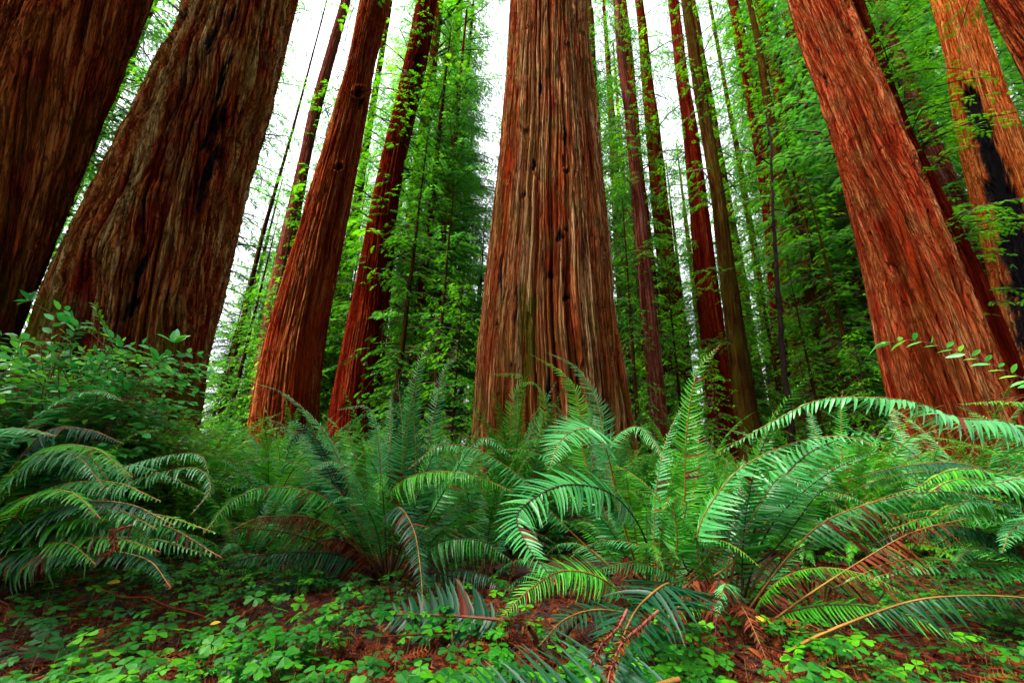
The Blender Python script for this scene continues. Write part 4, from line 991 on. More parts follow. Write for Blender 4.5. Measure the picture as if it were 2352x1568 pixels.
hero_frond(fF, [(1510, 1460), (1480, 1420), (1380, 1400), (1300, 1420), (1240, 1480)], 1.3, 1.0, 'fern_dark', 64, pin=0.10, w=0.9, droop=0.2, bare=0.15, first=bF, pairs=34, yp=[1.9, 1.6, 1.4, 1.28, 1.15])
bJ = ground_at(930, 1425)
fJ = empty('fern', bJ, 'single fallen fern frond with a pink stalk lying across the brown litter', 'fern')
hero_frond(fJ, [(1170, 1424), (1100, 1418), (1020, 1412), (930, 1410), (850, 1420)], 1.9, 1.9, 'fern_dark', 65, pin=0.13, w=1.6, droop=0.1, bare=0.1, pairs=24, stalk='stick_pink', width=0.019, yp=[1.72, 1.74, 1.76, 1.78, 1.8])

# left ferns
bL = np.array([at(-120, 1250, 2.3)[0], 2.3, 0.0]); bL[2] = float(ground_z(bL[0], bL[1]))
fL = fern(bL, 20, 0.9, 'sword fern at the shrub side with a long dark frond sweeping low over the clover', kinds=('fern', 'fern_dark'), brown=2, seed=6)
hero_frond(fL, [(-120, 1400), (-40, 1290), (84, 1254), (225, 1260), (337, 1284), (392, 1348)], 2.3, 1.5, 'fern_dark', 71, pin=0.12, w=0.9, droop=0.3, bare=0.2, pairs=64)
hero_frond(fL, [(-100, 1400), (20, 1260), (150, 1160), (315, 1100), (444, 1074), (484, 1120), (440, 1180)], 2.3, 1.7, 'fern_cool', 72, pin=0.10, w=0.4, droop=0.6, bare=0.2, pairs=60)
hero_frond(fL, [(-100, 1300), (40, 1180), (180, 1110), (340, 1055), (450, 1042), (480, 1085)], 2.3, 1.9, 'fern_pale', 73, pin=0.085, w=0.3, droop=0.7, bare=0.25, pairs=56)
hero_frond(fL, [(-120, 1250), (-20, 1080), (60, 980), (150, 915), (225, 898), (285, 922)], 2.3, 2.0, 'fern_pale', 74, pin=0.09, w=0.6, droop=0.3, bare=0.25)
hero_frond(fL, [(-120, 1250), (-40, 1150), (60, 1110), (180, 1090), (300, 1000), (380, 985)], 2.3, 2.2, 'fern_lime', 75, pin=0.085, w=0.4, droop=0.3, bare=0.25)
hero_frond(fL, [(-120, 1350), (0, 1230), (120, 1200), (250, 1195), (330, 1225), (350, 1270)], 2.3, 1.7, 'fern', 76, pin=0.10, w=0.6, droop=0.3, bare=0.25)
hero_frond(fL, [(-120, 1250), (-60, 1050), (0, 990), (60, 985), (130, 1000)], 2.3, 1.6, 'fern_pale', 77, pin=0.09, w=0.5, droop=0.3, bare=0.25)
bL2 = ground_at(430, 1190)
fL2 = fern(bL2, 22, 0.9, 'sword fern before the shaggy trunk with arching grey green fronds', kinds=('fern', 'fern_cool', 'fern_dark'), brown=2, seed=7)
hero_frond(fL2, [(430, 1190), (380, 1080), (330, 1000), (230, 985), (160, 1010)], bL2[1], bL2[1] * .8, 'fern_cool', 78, pin=0.09, w=0.4, first=bL2, bare=0.3)
hero_frond(fL2, [(430, 1190), (400, 1070), (430, 1000), (520, 985), (600, 1020)], bL2[1], bL2[1] * .8, 'fern_pale', 79, pin=0.09, w=0.4, first=bL2, bare=0.3)

# sweeping fronds from both edges and bare stalk fans
r_ = np.random.default_rng(42)
MT = ['fern', 'fern_cool', 'fern_dark', 'fern_lime', 'fern', 'fern_pale']
for i in range(22):
    y0 = r_.uniform(1150, 1380); y1 = y0 - r_.uniform(60, 190); xe = r_.uniform(200, 560)
    hero_frond(fL if i % 3 else fL2 if y0 < 1200 else fL, [(-140, y0 + 60), (-20, y0 - 40), (xe * .35, y1), (xe * .7, y1 - 10), (xe, y1 + r_.uniform(20, 90))], 2.3, r_.uniform(1.5, 2.2), MT[i % 6], 200 + i,
               pin=r_.uniform(.075, .105), w=r_.uniform(.3, 1.0), droop=r_.uniform(.3, .9), bare=.2, pairs=48)
for i in range(16):
    y0 = r_.uniform(1200, 1400); y1 = y0 - r_.uniform(60, 170); xe = r_.uniform(1900, 2180)
    hero_frond(fRR, [(2560, y0 + 60), (2460, y0 - 50), (2352 - (2352 - xe) * .25, y1), (2352 - (2352 - xe) * .65, y1 - 5), (xe, y1 + r_.uniform(20, 80))], 2.4, r_.uniform(1.7, 2.2), MT[i % 6], 240 + i,
               pin=r_.uniform(.07, .095), w=r_.uniform(.3, 1.0), droop=r_.uniform(.3, .9), bare=.2, pairs=46)
for i in range(14):
    xt = r_.uniform(1480, 1960); yt = r_.uniform(1060, 1200)
    hero_frond(fR if i % 2 else fM, [(1560 + (i % 2) * 110, 1410), (1500 + (xt - 1450) * .55, 1290), (xt, yt), (xt + (xt - 1600) * .35, yt + 25)], YR, YR * r_.uniform(.85, 1.15), MT[i % 6], 270 + i,
               first=(bR if i % 2 else bM), pin=.075, w=.6, bare=.55, pairs=26, stalk='rachis' if i % 3 else 'rachis_dark')
for i in range(12):
    xt = r_.uniform(640, 1120); yt = r_.uniform(960, 1180)
    hero_frond(fC, [(890, 1345), (890 + (xt - 890) * .35, 1230), (xt, yt), (xt + (xt - 890) * .4, yt + r_.uniform(-10, 60))], YC, YC * r_.uniform(.8, 1.15), MT[(i + 1) % 6], 300 + i,
               first=bC, pin=.085, w=.7, bare=.4, pairs=36, stalk='rachis_dark')
for i in range(9):
    bb, ff = [(bC, fC), (bM, fM), (bR, fR)][i % 3]
    a = r_.uniform(3.3, 6.1); e_ = bb + np.array([math.cos(a), math.sin(a), 0]) * r_.uniform(.4, .7)
    P3 = np.array([bb + [0, 0, .05], (bb + e_) / 2 + [0, 0, r_.uniform(.12, .28)], e_ + [0, 0, .05]])
    pth, L_ = catmull(P3, 30)
    mbx = frond_mb(pth - np.array(ff.location), L_, lambda T_, P: np.tile([0, 0, 1.0], (len(P), 1)), 330 + i, pin=.09, pairs=30, bare=.1, droop=.9, rag=.5, curl=.6)
    ox = link('frond', mbx.mesh('frond', [M['fern_brown'], M['rachis_dark'], M['fern_brown']]), ff); ox['label'] = 'withered brown frond collapsed at the base'

for i, (pts_, m_) in enumerate((([(880, 1345), (800, 1280), (700, 1268), (590, 1275), (480, 1310)], 'fern_dark'), ([(870, 1350), (760, 1330), (640, 1330), (520, 1370)], 'fern_dark'), ([(900, 1350), (1000, 1250), (1100, 1240), (1180, 1290)], 'fern'),
                               ([(860, 1340), (740, 1250), (600, 1215), (500, 1240)], 'fern'), ([(930, 1350), (1020, 1310), (1110, 1320), (1160, 1370)], 'fern_dark'))):
    hero_frond(fC, pts_, YC, YC * .78, m_, 350 + i, first=bC, pin=.085, w=.3, droop=1.1, bare=.25, pairs=36, stalk='rachis_dark')

# --- the rest of the near fern bank, each a clump with its fronds
near = [(560, 1310), (400, 1270), (1110, 1340), (700, 1330), (90, 1300), (-60, 1290), (270, 1270), (600, 1260), (740, 1240), (1010, 1240), (1950, 1240), (2160, 1310), (2380, 1340), (1820, 1200), (1380, 1250), (480, 1150), (330, 1140), (690, 1160), (2000, 1130), (2330, 1130), (0, 1100), (960, 1130), (250, 1180), (60, 1150), (640, 1200), (560, 1135), (740, 1130), (1020, 1180), (1080, 1290), (1290, 1180), (1600, 1230), (1420, 1180), (1560, 1150), (1800, 1260), (1760, 1160), (1960, 1290), (1940, 1180),
        (2110, 1230), (2250, 1300), (2280, 1200), (1700, 1130), (870, 1150), (400, 1110), (200, 1110), (2120, 1160), (2420, 1240), (1180, 1150)]
lab_of = {'a': 'mid green sword fern in the dense bank between the shaggy trunk and the furrowed trunk', 'b': 'sword fern in the dense bank in front of the furrowed trunk and the slim trunks', 'c': 'sword fern in the dense bank below the braided orange trunk'}
grp_of = {'a': 'ferns of the bank before the shaggy and red trunks', 'b': 'ferns of the bank before the furrowed trunk', 'c': 'ferns of the bank before the braided trunk'}
for i, (px, py) in enumerate(near):
    z = 'a' if px < 950 else 'b' if px < 1640 else 'c'
    b = ground_at(px, py)
    fern(b, 22 if i > 3 else 14, float(rng.uniform(0.85, 1.1)) * (1 if i > 3 else .62), lab_of[z], grp_of[z], kinds=[('fern', 'fern_pale'), ('fern', 'fern_lime'), ('fern', 'fern_cool'), ('fern_lime', 'fern', 'fern_pale')][i % 4], brown=i % 2, seed=20 + i)

# --- further ferns, single meshes
cl = []
tries = 0
tb = [(t[0].location[0], t[0].location[1], 1.7) for t in T.values()]
while len(cl) < 215 and tries < 6000:
    tries += 1
    Yv = 3.8 + 15 * rng.random() ** 1.3
    x = rng.uniform(-1.5, 1.45) * Yv
    if any((x - a) ** 2 + (Yv - b) ** 2 < rr ** 2 for a, b, rr in tb): continue
    if any((x - a) ** 2 + (Yv - b) ** 2 < (0.45 + 0.03 * Yv) ** 2 for a, b in cl): continue
    cl.append((x, Yv))
for i, (x, Yv) in enumerate(cl):
    u = x / Yv
    z = 'a' if u < -0.25 else 'b' if u < 0.5 else 'c'
    o = link('fern', FAR[i % 6]); o.location = (x, Yv, float(ground_z(x, Yv)) - 0.02)
    s = float(rng.uniform(0.75, 1.1)); o.scale = (s, s, s); o.rotation_euler = (0, 0, rng.random() * 6.28)
    tag(o, {'a': 'distant sword fern in the fern carpet behind the shaggy trunk side', 'b': 'distant sword fern in the fern carpet around the furrowed trunk', 'c': 'distant sword fern in the fern carpet around the braided trunk'}[z], 'fern',
        {'a': 'far ferns on the shaggy trunk side', 'b': 'far ferns around the furrowed trunk', 'c': 'far ferns around the braided trunk'}[z])

# ------------------------------------------------------------------ oxalis (clover) carpet
def oxalis():
    v, t = [], []
    for k in range(3):
        a = k * 2 * math.pi / 3
        ca, sa = math.cos(a), math.sin(a)
        for s in (-1, 1):
            pts = [(0.04, 0, 0.02), (0.30, 0.25 * s, -0.01), (0.62, 0.50 * s, -0.07), (0.88, 0.50 * s, -0.12), (1.0, 0.26 * s, -0.08), (0.86, 0.0, 0.0)]
            k0 = len(v)
            for x, y, z in pts:
                v.append((x * ca - y * sa, x * sa + y * ca, z))
            for i in range(1, 5):
                t.append((k0, k0 + i, k0 + i + 1))
    v, t = np.array(v), np.array(t)
    r = np.random.default_rng(77)
    n = 34000
    Yv = 1.15 + 9.0 * r.random(n) ** 1.6
    X = r.uniform(-1.5, 1.5, n) * (Yv + 0.1)
    mask = pn(X * 0.9, Yv * 0.9, 5) + 0.5 * pn(X * 3, Yv * 3, 6)
    # patches are thick along both sides and thin round the fern crowns in the middle
    side = np.clip(np.abs(X - 0.45) / 0.9, 0, 1)
    keep = (mask + 0.55 * side ) > r.normal(0.50, 0.25, n)
    for cx, cy, _ in (bM, bC, bR, bX):
        keep &= ((X - cx) ** 2 + (Yv - cy) ** 2 > 0.30 ** 2)
    keep &= ~((np.abs(X + 0.1) < 0.45) & (Yv > 1.35) & (Yv < 2.4) & (r.random(n) < 0.85))
    keep &= ~((X < -1.0 + 0.25 * pn(Yv * 3, X * 3, 8)) & (Yv < 2.3) & (r.random(n) < 0.75))
    keep |= (X > .35) & (X < 1.9) & (Yv < 1.95) & (r.random(n) < .36) & (pn(X * 3, Yv * 3, 12) > -.1)
    keep |= (X > -1.0) & (X < .02) & (Yv < 1.95) & (r.random(n) < .34) & (pn(X * 3, Yv * 3, 12) > -.1)
    X, Yv = X[keep], Yv[keep]; m = len(X)
    h = r.uniform(0.035, 0.13, m)
    gz = ground_z(X, Yv)
    O = np.stack([X, Yv, gz + h], 1)
    az = r.random(m) * 6.283
    N_ = np.stack([r.normal(0, .22, m), r.normal(-.12, .22, m), np.ones(m)], 1)
    D = np.stack([np.cos(az), np.sin(az), np.zeros(m)], 1)
    D = D - N_ * ((D * N_).sum(1) / (N_ * N_).sum(1))[:, None]
    col = np.clip(0.38 + 0.25 * r.normal(0, 1, m) + 0.25 * pn(X * 1.5, Yv * 1.5, 9) + 0.25 * (r.random(m) < 0.15) + 0.20 * (Yv < 2.0) * (np.abs(X) < 1.3), 0, 1)
    mb = MB()
    mb.stamp(v, t, O, D, N_, r.uniform(0.013, 0.035, m) * np.clip(1.35 - Yv * .12, .75, 1.15), r=col)
    # stems
    w = 0.0009
    b0 = np.stack([X + r.normal(0, .012, m), Yv + r.normal(0, .012, m), gz - 0.01], 1)
    q = np.stack([b0 + [w, 0, 0], b0 - [w, 0, 0], O - [w, 0, 0], O + [w, 0, 0]], 1).reshape(-1, 3)
    mb.add(q, (np.arange(m)[:, None] * 4 + np.arange(4)[None]), m=1)
    tag(link('clover_ground_cover', mb.mesh('clover', [M['oxalis'], M['stem']])), 'bright green three-leaved clover carpeting the forest floor', 'ground cover', kind='stuff')


oxalis()

# ------------------------------------------------------------------ litter
def litter():
    r = np.random.default_rng(5)
    mb = MB()
    # needle twig template
    v, t = [], []
    for i in range(9):
        a = 0.08 + 0.1 * i
        for s in (-1, 1):
            k = len(v); v += [(a, 0, 0), (a + .035, 0, 0), (a + .10, s * .13, .03)]; t.append((k, k + 1, k + 2))
    k = len(v); v += [(0, -.008, 0), (0, .008, 0), (1, 0, 0.01)]; t.append((k, k + 1, k + 2))
    n = 22000
    Yv = 1.1 + 5 * r.random(n) ** 1.7; X = r.uniform(-1.45, 1.45, n) * (Yv + .3)
    O = np.stack([X, Yv, ground_z(X, Yv) + 0.006 + 0.05 * r.random(n) ** 2], 1)
    az = r.random(n) * 6.283
    D = np.stack([np.cos(az), np.sin(az), r.normal(0, .22, n)], 1)
    N_ = np.stack([r.normal(0, .5, n), r.normal(0, .5, n), np.ones(n)], 1)
    mb.stamp(v, t, O, D, N_, r.uniform(0.05, 0.14, n), r=np.clip(r.normal(.5, .25, n), 0, 1))
    # bark flakes and curled leaflets
    fv = [(0, -.12, 0), (0.3, -.2, .1), (0.3, .2, .1), (0, .12, 0), (0.7, -.16, .12), (0.7, .16, .12), (1, 0, -.03)]
    ft = [(0, 1, 2), (0, 2, 3), (1, 4, 5), (1, 5, 2), (4, 6, 5)]
    n = 34000
    Yv = 1.1 + 6.5 * r.random(n) ** 1.7; X = r.uniform(-1.45, 1.45, n) * (Yv + .3)
    O = np.stack([X, Yv, ground_z(X, Yv) + r.uniform(0.0, 0.03, n)], 1)
    az = r.random(n) * 6.283
    D = np.stack([np.cos(az), np.sin(az), r.normal(0, .35, n)], 1)
    N_ = np.stack([r.normal(0, .7, n), r.normal(0, .7, n), np.ones(n)], 1)
    mb.stamp(fv, ft, O, D, N_, r.uniform(0.02, 0.055, n), r=np.clip(r.normal(.45, .28, n), 0, 1), wide=r.uniform(0.4, 1.1, n))
    # thin sticks
    for i in range(700):
        y = 1.2 + 5 * r.random() ** 1.4; x = r.uniform(-1.3, 1.3) * (y + .3); a = r.random() * 6.28; L_ = r.uniform(.12, .5)
        z = float(ground_z(x, y)) + r.uniform(0.01, .05)
        p = np.array([x, y, z]); d = np.array([math.cos(a), math.sin(a), r.normal(0, .12)])
        s = np.linspace(0, 1, 6)[:, None]
        mb.tube(p + d * L_ * s + r.normal(0, .006, (6, 3)), np.linspace(.004, .0015, 6) * r.uniform(.6, 1.5), k=4, r=r.uniform(.1, .7))
    tag(link('forest_litter', mb.mesh('litter', [M['litter']], smooth=False)), 'red brown dead needles, flakes and bits of twig on the forest floor', 'litter', kind='stuff')
    return np.array(v), np.array(t)


NT = litter()


def dry_twig(pts, ypts, label, n=40, seed=0, size=0.045, mat='litter', rad=0.004):
    r = np.random.default_rng(seed)
    W3 = [at(px, py, y) if y > 0 else ground_at(px, py, -y) for (px, py), y in zip(pts, ypts)]
    path, L_ = catmull(W3, 30)
    base = path[0].copy(); path = path - base
    root = empty('dry_twig', base, label, 'twig')
    mb = MB(); mb.tube(path, np.linspace(rad, rad * .4, 30), k=5); link('stem', mb.mesh('stem', [M['shrub_wood']]), root)
    mb = MB()
    m = n * 4
    i = r.integers(2, 29, m); T_ = np.gradient(path, axis=0)[i]; T_ /= np.linalg.norm(T_, axis=1)[:, None]
    rd = r.normal(0, 1, (m, 3)); rd -= T_ * (rd * T_).sum(1)[:, None]; rd /= np.linalg.norm(rd, axis=1)[:, None]
    fv = [(0, -.03, 0), (0, .03, 0), (0.6, .07, .02), (0.6, -.07, .02), (1, 0, -.05)]; ft = [(0, 1, 2), (0, 2, 3), (3, 2, 4)]
    mb.stamp(fv, ft, path[i] + T_ * r.uniform(0, .01, (m, 1)), T_ * 1.0 + rd * 0.8, rd * 0.3 + r.normal(0, .5, (m, 3)), r.uniform(.3, .6, m) * size, r=np.clip(r.normal(.6, .2, m), 0, 1))
    link('dead_needles', mb.mesh('dead_needles', [M[mat]], smooth=False), root)
    return root


dry_twig([(1512, 1402), (1470, 1440), (1430, 1475), (1405, 1530), (1395, 1575)], [1.12, 1.05, 1.0, .93, .88], 'long dry red needle twig hanging over the dark flat fronds', n=70, seed=1)
dry_twig([(1440, 1400), (1420, 1440), (1385, 1475), (1365, 1510)], [1.15, 1.08, 1.02, .97], 'short dry red twig lying beside the long dry needle twig', n=40, seed=2)
dry_twig([(1290, 1450), (1275, 1500), (1240, 1540), (1215, 1575)], [-.03, -.05, -.05, -.03], 'curled rust brown needle spray on the litter before the flat fronds', n=60, seed=3, size=.06)
dry_twig([(1330, 1500), (1340, 1540), (1300, 1580)], [-.03, -.05, -.04], 'small rust brown spray beside the curled needle spray', n=40, seed=4, size=.06)
dry_twig([(305, 1205), (265, 1220), (262, 1260), (240, 1275)], [1.62, 1.6, 1.58, 1.57], 'orange dry twig caught on the low frond over the clover', n=50, seed=5, size=.05)
dry_twig([(1170, 1370), (1172, 1330), (1180, 1290)], [-.02, -.10, -.2], 'upright orange brown sprig poking from the litter', n=30, seed=6, size=.05)

tube_thing('stick', [ground_at(1235, 1490, -.02), ground_at(1240, 1490, .05), ground_at(1232, 1465, .11), ground_at(1215, 1440, .17)], [.006, .008, .008, .006], M['stick_pink'], 'smooth pinkish curved stick standing in the litter', 'stick')
tube_thing('stick', [ground_at(1262, 1510, -.01), ground_at(1285, 1470, .05), ground_at(1320, 1430, .12), ground_at(1355, 1390, .2)], [.006, .008, .008, .006], M['rachis_dark'], 'dark knobbly stick leaning over the litter beside the pinkish stick', 'stick', rough=.0015)
tube_thing('stick', [ground_at(1860, 1490, 0), ground_at(2010, 1390, .10), at(2140, 1190, 2.4)], [.0045, .004, .003], M['rachis_dark'], 'long bare brown stalk slanting low through the edge ferns', 'stick', rough=.001)
tube_thing('log', [np.array([-0.05, 2.9, .03]), np.array([.5, 3.0, .05]), np.array([1.0, 3.3, .05])], [.05, .055, .045], M['limb'], 'short dark fallen branch lying behind the middle fern stalks', 'log', rough=.004)

LEAF_V = [(0, 0, 0), (0.18, .17, .03), (0.45, .27, .05), (0.75, .19, .02), (1.0, 0, -.08), (0.75, -.19, .02), (0.45, -.27, .05), (0.18, -.17, .03), (0.45, 0, -.02), (0.75, 0, -.04), (.18, 0, -.005)]
LEAF_T = [(0, 10, 1), (10, 8, 2), (10, 2, 1), (8, 9, 3), (8, 3, 2), (9, 4, 3), (0, 7, 10), (10, 6, 8), (10, 7, 6), (8, 5, 9), (8, 6, 5), (9, 5, 4)]


def lone_leaf(px, py, Y, s, mat, label, az=0.5):
    p = ground_at(px, py, .11); mb = MB()
    mb.stamp(LEAF_V, LEAF_T, np.zeros((1, 3)), np.array([[math.cos(az), math.sin(az), 0.1]]), np.array([[0.1, -.5, 1.0]]), s)
    o = link('fallen_leaf', mb.mesh('fallen_leaf', [M[mat]])); o.location = p.tolist(); tag(o, label, 'leaf')


lone_leaf(245, 1338, 1.75, .055, 'yellow_leaf', 'yellow leaf on the clover beneath the long dark frond', 0.2)
lone_leaf(1736, 1424, 1.7, .05, 'yellow_leaf', 'small yellow leaf among the bare fern stalks')
lone_leaf(482, 1434, 1.35, .035, 'yellow_leaf', 'tiny yellow leaf on the clover below the brown frond', 1.0)

# ------------------------------------------------------------------ shrubs
def sprig(mb, P0, d, L_, r, leaf, mat_i=0, step=0.6, curve=0.3, col=0.5, stem_r=0.002, two=True):
    n = 8; s = np.linspace(0, 1, n)[:, None]
    d = d / np.linalg.norm(d)
    side = np.cross(d, [0, 0, 1.0]); side /= np.linalg.norm(side) + 1e-6
    path = P0 + d * L_ * s + np.array([0, 0, -1.0]) * curve * L_ * s ** 2 + side * r.normal(0, .15) * L_ * s ** 2
    mb.tube(path, np.linspace(stem_r, stem_r * .4, n), k=4, m=1)
    k = max(3, int(L_ / (leaf * step)))
    f = np.linspace(0.12, 1.0, k)
    p = np.stack([np.interp(f, s[:, 0], path[:, c]) for c in range(3)], 1)
    t = np.gradient(p, axis=0) if k > 1 else np.tile(d, (k, 1)); t /= np.linalg.norm(t, axis=1)[:, None] + 1e-9
    sd = np.where(np.arange(k) % 2, 1, -1)[:, None]
    D = t * 0.55 + side * sd * 0.8 + r.normal(0, .2, (k, 3)); D[-1] = t[-1]
    N_ = np.array([0, 0, 1.0]) + r.normal(0, .35, (k, 3))
    mb.stamp(LEAF_V, LEAF_T, p, D, N_, leaf * r.uniform(.7, 1.2, k), m=mat_i, r=np.clip(col + r.normal(0, .15, k), 0, 1))
    return path


def shrub(name, loc, h, rad, leaf, mat, label, seed, nst=9, ntw=26, group=None, col=0.45):
    r = np.random.default_rng(seed)
    root = empty(name, loc, label, 'shrub', group)
    mw = MB(); mb = MB()
    for i in range(nst):
        a = r.random() * 6.283; R_ = rad * r.uniform(.2, 1)
        e = np.array([math.cos(a) * R_, math.sin(a) * R_, h * r.uniform(.65, 1.05)])
        s = np.linspace(0, 1, 12)[:, None]
        path = e * np.concatenate([s ** 1.3, s ** 1.3, s ** 0.85], 1) + r.normal(0, .012, (12, 3))
        mw.tube(path, np.linspace(.008, .0025, 12), k=5)
        for j in range(ntw):
            f = 0.2 + 0.8 * (j + r.random()) / ntw
            p = np.array([np.interp(f, s[:, 0], path[:, c]) for c in range(3)])
            b = r.random() * 6.283
            d = np.array([math.cos(b), math.sin(b), r.uniform(-.1, .5)])
            sprig(mb, p, d, leaf * r.uniform(3.5, 7), r, leaf, col=col + 0.25 * (f > .85), curve=.2)
    link('stem', mw.mesh('stem', [M['shrub_wood']]), root)
    link('leaves', mb.mesh('leaves', [M[mat], M['shrub_wood']]), root)
    return root


def base_at(px, Y):
    p = at(px, 1000, Y); return np.array([p[0], Y, float(ground_z(p[0], Y))])


sA = shrub('shrub', base_at(170, 2.7), 1.30, .62, .066, 'shrub', 'dense glossy leaved shrub growing in front of the shaggy redwood', 1, nst=20, ntw=22, col=.68)
sB = shrub('shrub', base_at(-40, 2.6), 1.32, .62, .068, 'shrub', 'dark glossy leaved shrub before the outermost broad redwood', 2, nst=18, ntw=22, col=.62)
sC = shrub('huckleberry_shrub', base_at(390, 3.1), .80, .45, .045, 'shrub_small', 'small leaved yellow green huckleberry bush at the foot of the shaggy redwood', 3, nst=18, ntw=26, col=.7)
sD = shrub('huckleberry_shrub', base_at(290, 2.9), .95, .4, .05, 'shrub_small', 'small leaved bush squeezed between the glossy shrub and the huckleberry bush', 4, nst=14, ntw=24, col=.6)
sE = shrub('shrub', base_at(60, 3.6), 1.25, .7, .08, 'shrub', 'further glossy leaved shrub in the narrow gap between the two broad dark trunks', 5, nst=12, ntw=14, col=.55)


def px_sprig(root, pts, Yl, leaf, seed, mat='shrub', col=.6, k=None, wh=None, side_only=False, flat=0.35, label=None, name='twig', width=1.0):
    r = np.random.default_rng(seed)
    base = np.array(root.location)
    path, L_ = catmull([at(px, py, y) for (px, py), y in zip(pts, Yl)], 24)
    path = path - base
    mb = MB(); mb.tube(path, np.linspace(.0035, .0012, 24), k=5, m=1)
    k = k or int(L_ / (leaf * .35))
    f = np.linspace(.15, 1, k) * 23
    if wh:   # leaves gathered in whorls
        f = np.repeat(np.array(wh) * 23, k // len(wh))
        k = len(f)
    p = np.stack([np.interp(f, np.arange(24), path[:, c]) for c in range(3)], 1)
    T_ = np.gradient(path, axis=0); t = np.stack([np.interp(f, np.arange(24), T_[:, c]) for c in range(3)], 1); t /= np.linalg.norm(t, axis=1)[:, None]
    rd = r.normal(0, 1, (k, 3)); rd -= t * (rd * t).sum(1)[:, None]; rd /= np.linalg.norm(rd, axis=1)[:, None]
    if wh:
        D = t * r.uniform(.2, .9, (k, 1)) + rd + np.array([0, 0, .3])
    else:
        sv = np.cross(t, [0, .35, 1.0]); sv /= np.linalg.norm(sv, axis=1)[:, None]
        D = t * .6 + sv * np.where(np.arange(k) % 2, 1, -1)[:, None] * .8 + rd * .25
    N_ = np.array([0, -.5, 1.0]) + r.normal(0, flat, (k, 3))
    mb.stamp(LEAF_V, LEAF_T, p, D, N_, leaf * r.uniform(.75, 1.15, k), r=np.clip(col + r.normal(0, .15, k), 0, 1), wide=width)
    o = link(name, mb.mesh(name, [M[mat], M['shrub_wood']]), root)
    if label: o['label'] = label


px_sprig(sA, [(260, 820), (215, 770), (160, 742), (110, 715), (65, 688)], [2.7, 2.6, 2.5, 2.45, 2.4], .095, 1, k=12, wh=[.55, .98], col=.35, label='bare twig ending in broad dark leaves')
px_sprig(sA, [(260, 850), (300, 832), (350, 828), (395, 815), (400, 785)], [2.6, 2.55, 2.5, 2.45, 2.4], .10, 2, k=14, wh=[.62, .99], col=.75, label='twig tipped with a fan of bright broad leaves')
px_sprig(sA, [(330, 835), (390, 828), (430, 838), (480, 856)], [2.55, 2.5, 2.5, 2.5], .05, 3, k=12, col=.6)
px_sprig(sA, [(262, 800), (250, 770), (232, 735), (218, 702)], [2.6, 2.55, 2.5, 2.45], .05, 4, mat='shrub_small', k=26, col=.7, width=.55)
px_sprig(sA, [(250, 775), (220, 760), (190, 750), (172, 748)], [2.55, 2.5, 2.5, 2.45], .045, 5, mat='shrub_small', k=12, col=.7, width=.55)
px_sprig(sB, [(-40, 900), (40, 870), (120, 840), (200, 850)], [2.5, 2.45, 2.4, 2.4], .07, 6, k=16, col=.45)
px_sprig(sB, [(-40, 950), (60, 940), (150, 900), (260, 900)], [2.4, 2.4, 2.35, 2.3], .07, 7, k=18, col=.45)
px_sprig(sA, [(150, 900), (200, 840), (270, 800), (330, 790)], [2.5, 2.45, 2.4, 2.4], .065, 8, k=16, col=.55)

rs = np.random.default_rng(8)
for i in range(16):
    x0 = rs.uniform(-20, 400); y0 = rs.uniform(850, 930); x1 = x0 + rs.uniform(-70, 90); y1 = y0 - rs.uniform(70, 150)
    if x1 > 300: y1 = max(y1, 810)
    px_sprig(sA if x0 > 60 else sB, [(x0, y0), ((x0 + x1) / 2 - 8, (y0 + y1) / 2 - 8), (x1, y1), (x1 + rs.uniform(-40, 50), y1 - rs.uniform(-10, 30))], list(rs.uniform(2.35, 2.75) + np.array([0, -.05, -.1, -.12])), float(rs.uniform(.045, .075)), 20 + i,
             mat='shrub' if i % 3 else 'shrub_small', k=int(rs.integers(10, 20)), col=float(rs.uniform(.45, .85)), width=1.0 if i % 3 else .7)

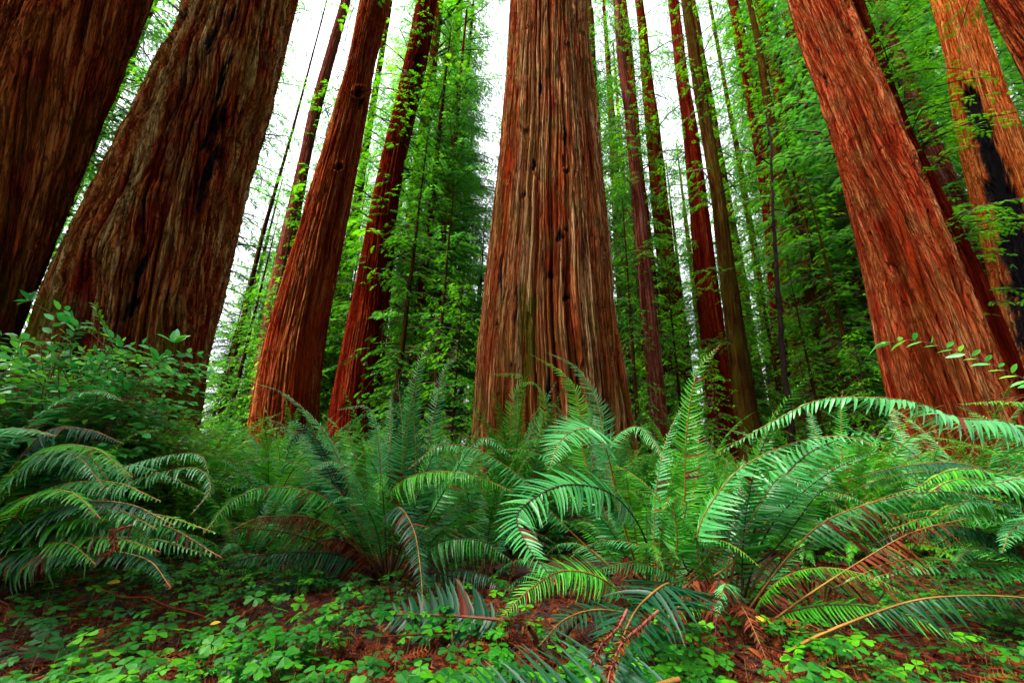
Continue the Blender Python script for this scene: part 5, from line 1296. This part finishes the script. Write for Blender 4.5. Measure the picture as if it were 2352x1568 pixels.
sR = empty('shrub', base_at(2650, 2.6), 'thin shrub at the edge whose long leafy twig crosses the braided trunk', 'shrub')
px_sprig(sR, [(2560, 1100), (2460, 930), (2352, 870), (2250, 825), (2180, 800), (2110, 782), (2060, 782), (2015, 795)], [2.6, 2.3, 2.1, 2.05, 2.0, 2.0, 2.0, 2.0], .075, 11, k=44, col=.75, width=.6, flat=.5)
px_sprig(sR, [(2460, 930), (2400, 920), (2340, 912), (2270, 915)], [2.3, 2.2, 2.15, 2.1], .05, 12, k=20, col=.85, mat='fern_brown', width=.6)

# ------------------------------------------------------------------ sky, sun, camera
w = bpy.data.worlds.new('World'); scene.world = w; w.use_nodes = True
nt = w.node_tree; N = nt.nodes; L = nt.links; N.clear()
out = N.new('ShaderNodeOutputWorld'); bg = N.new('ShaderNodeBackground'); sky = N.new('ShaderNodeTexSky')
sky.sky_type = 'NISHITA'; sky.sun_disc = False
EL, AZ = math.radians(52), math.radians(238)      # azimuth from +Y clockwise: behind the camera, to its left
sky.sun_elevation = EL; sky.sun_rotation = AZ
sky.dust_density = 4.0; sky.air_density = 1.0
hs = N.new('ShaderNodeHueSaturation'); hs.inputs['Saturation'].default_value = 0.22; hs.inputs['Value'].default_value = 1.0
L.new(sky.outputs[0], hs.inputs['Color']); L.new(hs.outputs[0], bg.inputs['Color']); L.new(bg.outputs[0], out.inputs[0])
bg.inputs['Strength'].default_value = 0.125

sd = bpy.data.lights.new('sun', 'SUN'); sd.energy = 2.4; sd.angle = math.radians(10); sd.color = (1.0, 0.93, 0.82)
so = bpy.data.objects.new('sun', sd); COL.objects.link(so)
sdir = Vector((math.sin(AZ) * math.cos(EL), math.cos(AZ) * math.cos(EL), math.sin(EL)))
so.rotation_euler = sdir.to_track_quat('Z', 'Y').to_euler()

cd = bpy.data.cameras.new('camera'); cd.sensor_width = 36; cd.lens = F / W * 36; cd.clip_start = 0.05; cd.clip_end = 1000
co = bpy.data.objects.new('camera', cd); COL.objects.link(co)
co.location = CAM.tolist(); co.rotation_euler = RM.to_euler()
scene.camera = co

scene.view_settings.view_transform = 'Standard'; scene.view_settings.look = 'None'
scene.view_settings.gamma = 1.0; scene.view_settings.exposure = 2.95; scene.view_settings.use_curve_mapping = False
scene.cycles.max_bounces = 6; scene.cycles.diffuse_bounces = 3; scene.cycles.glossy_bounces = 2; scene.cycles.transmission_bounces = 3
scene.cycles.transparent_max_bounces = 4
scene.cycles.use_denoising = True
scene.render.use_persistent_data = False
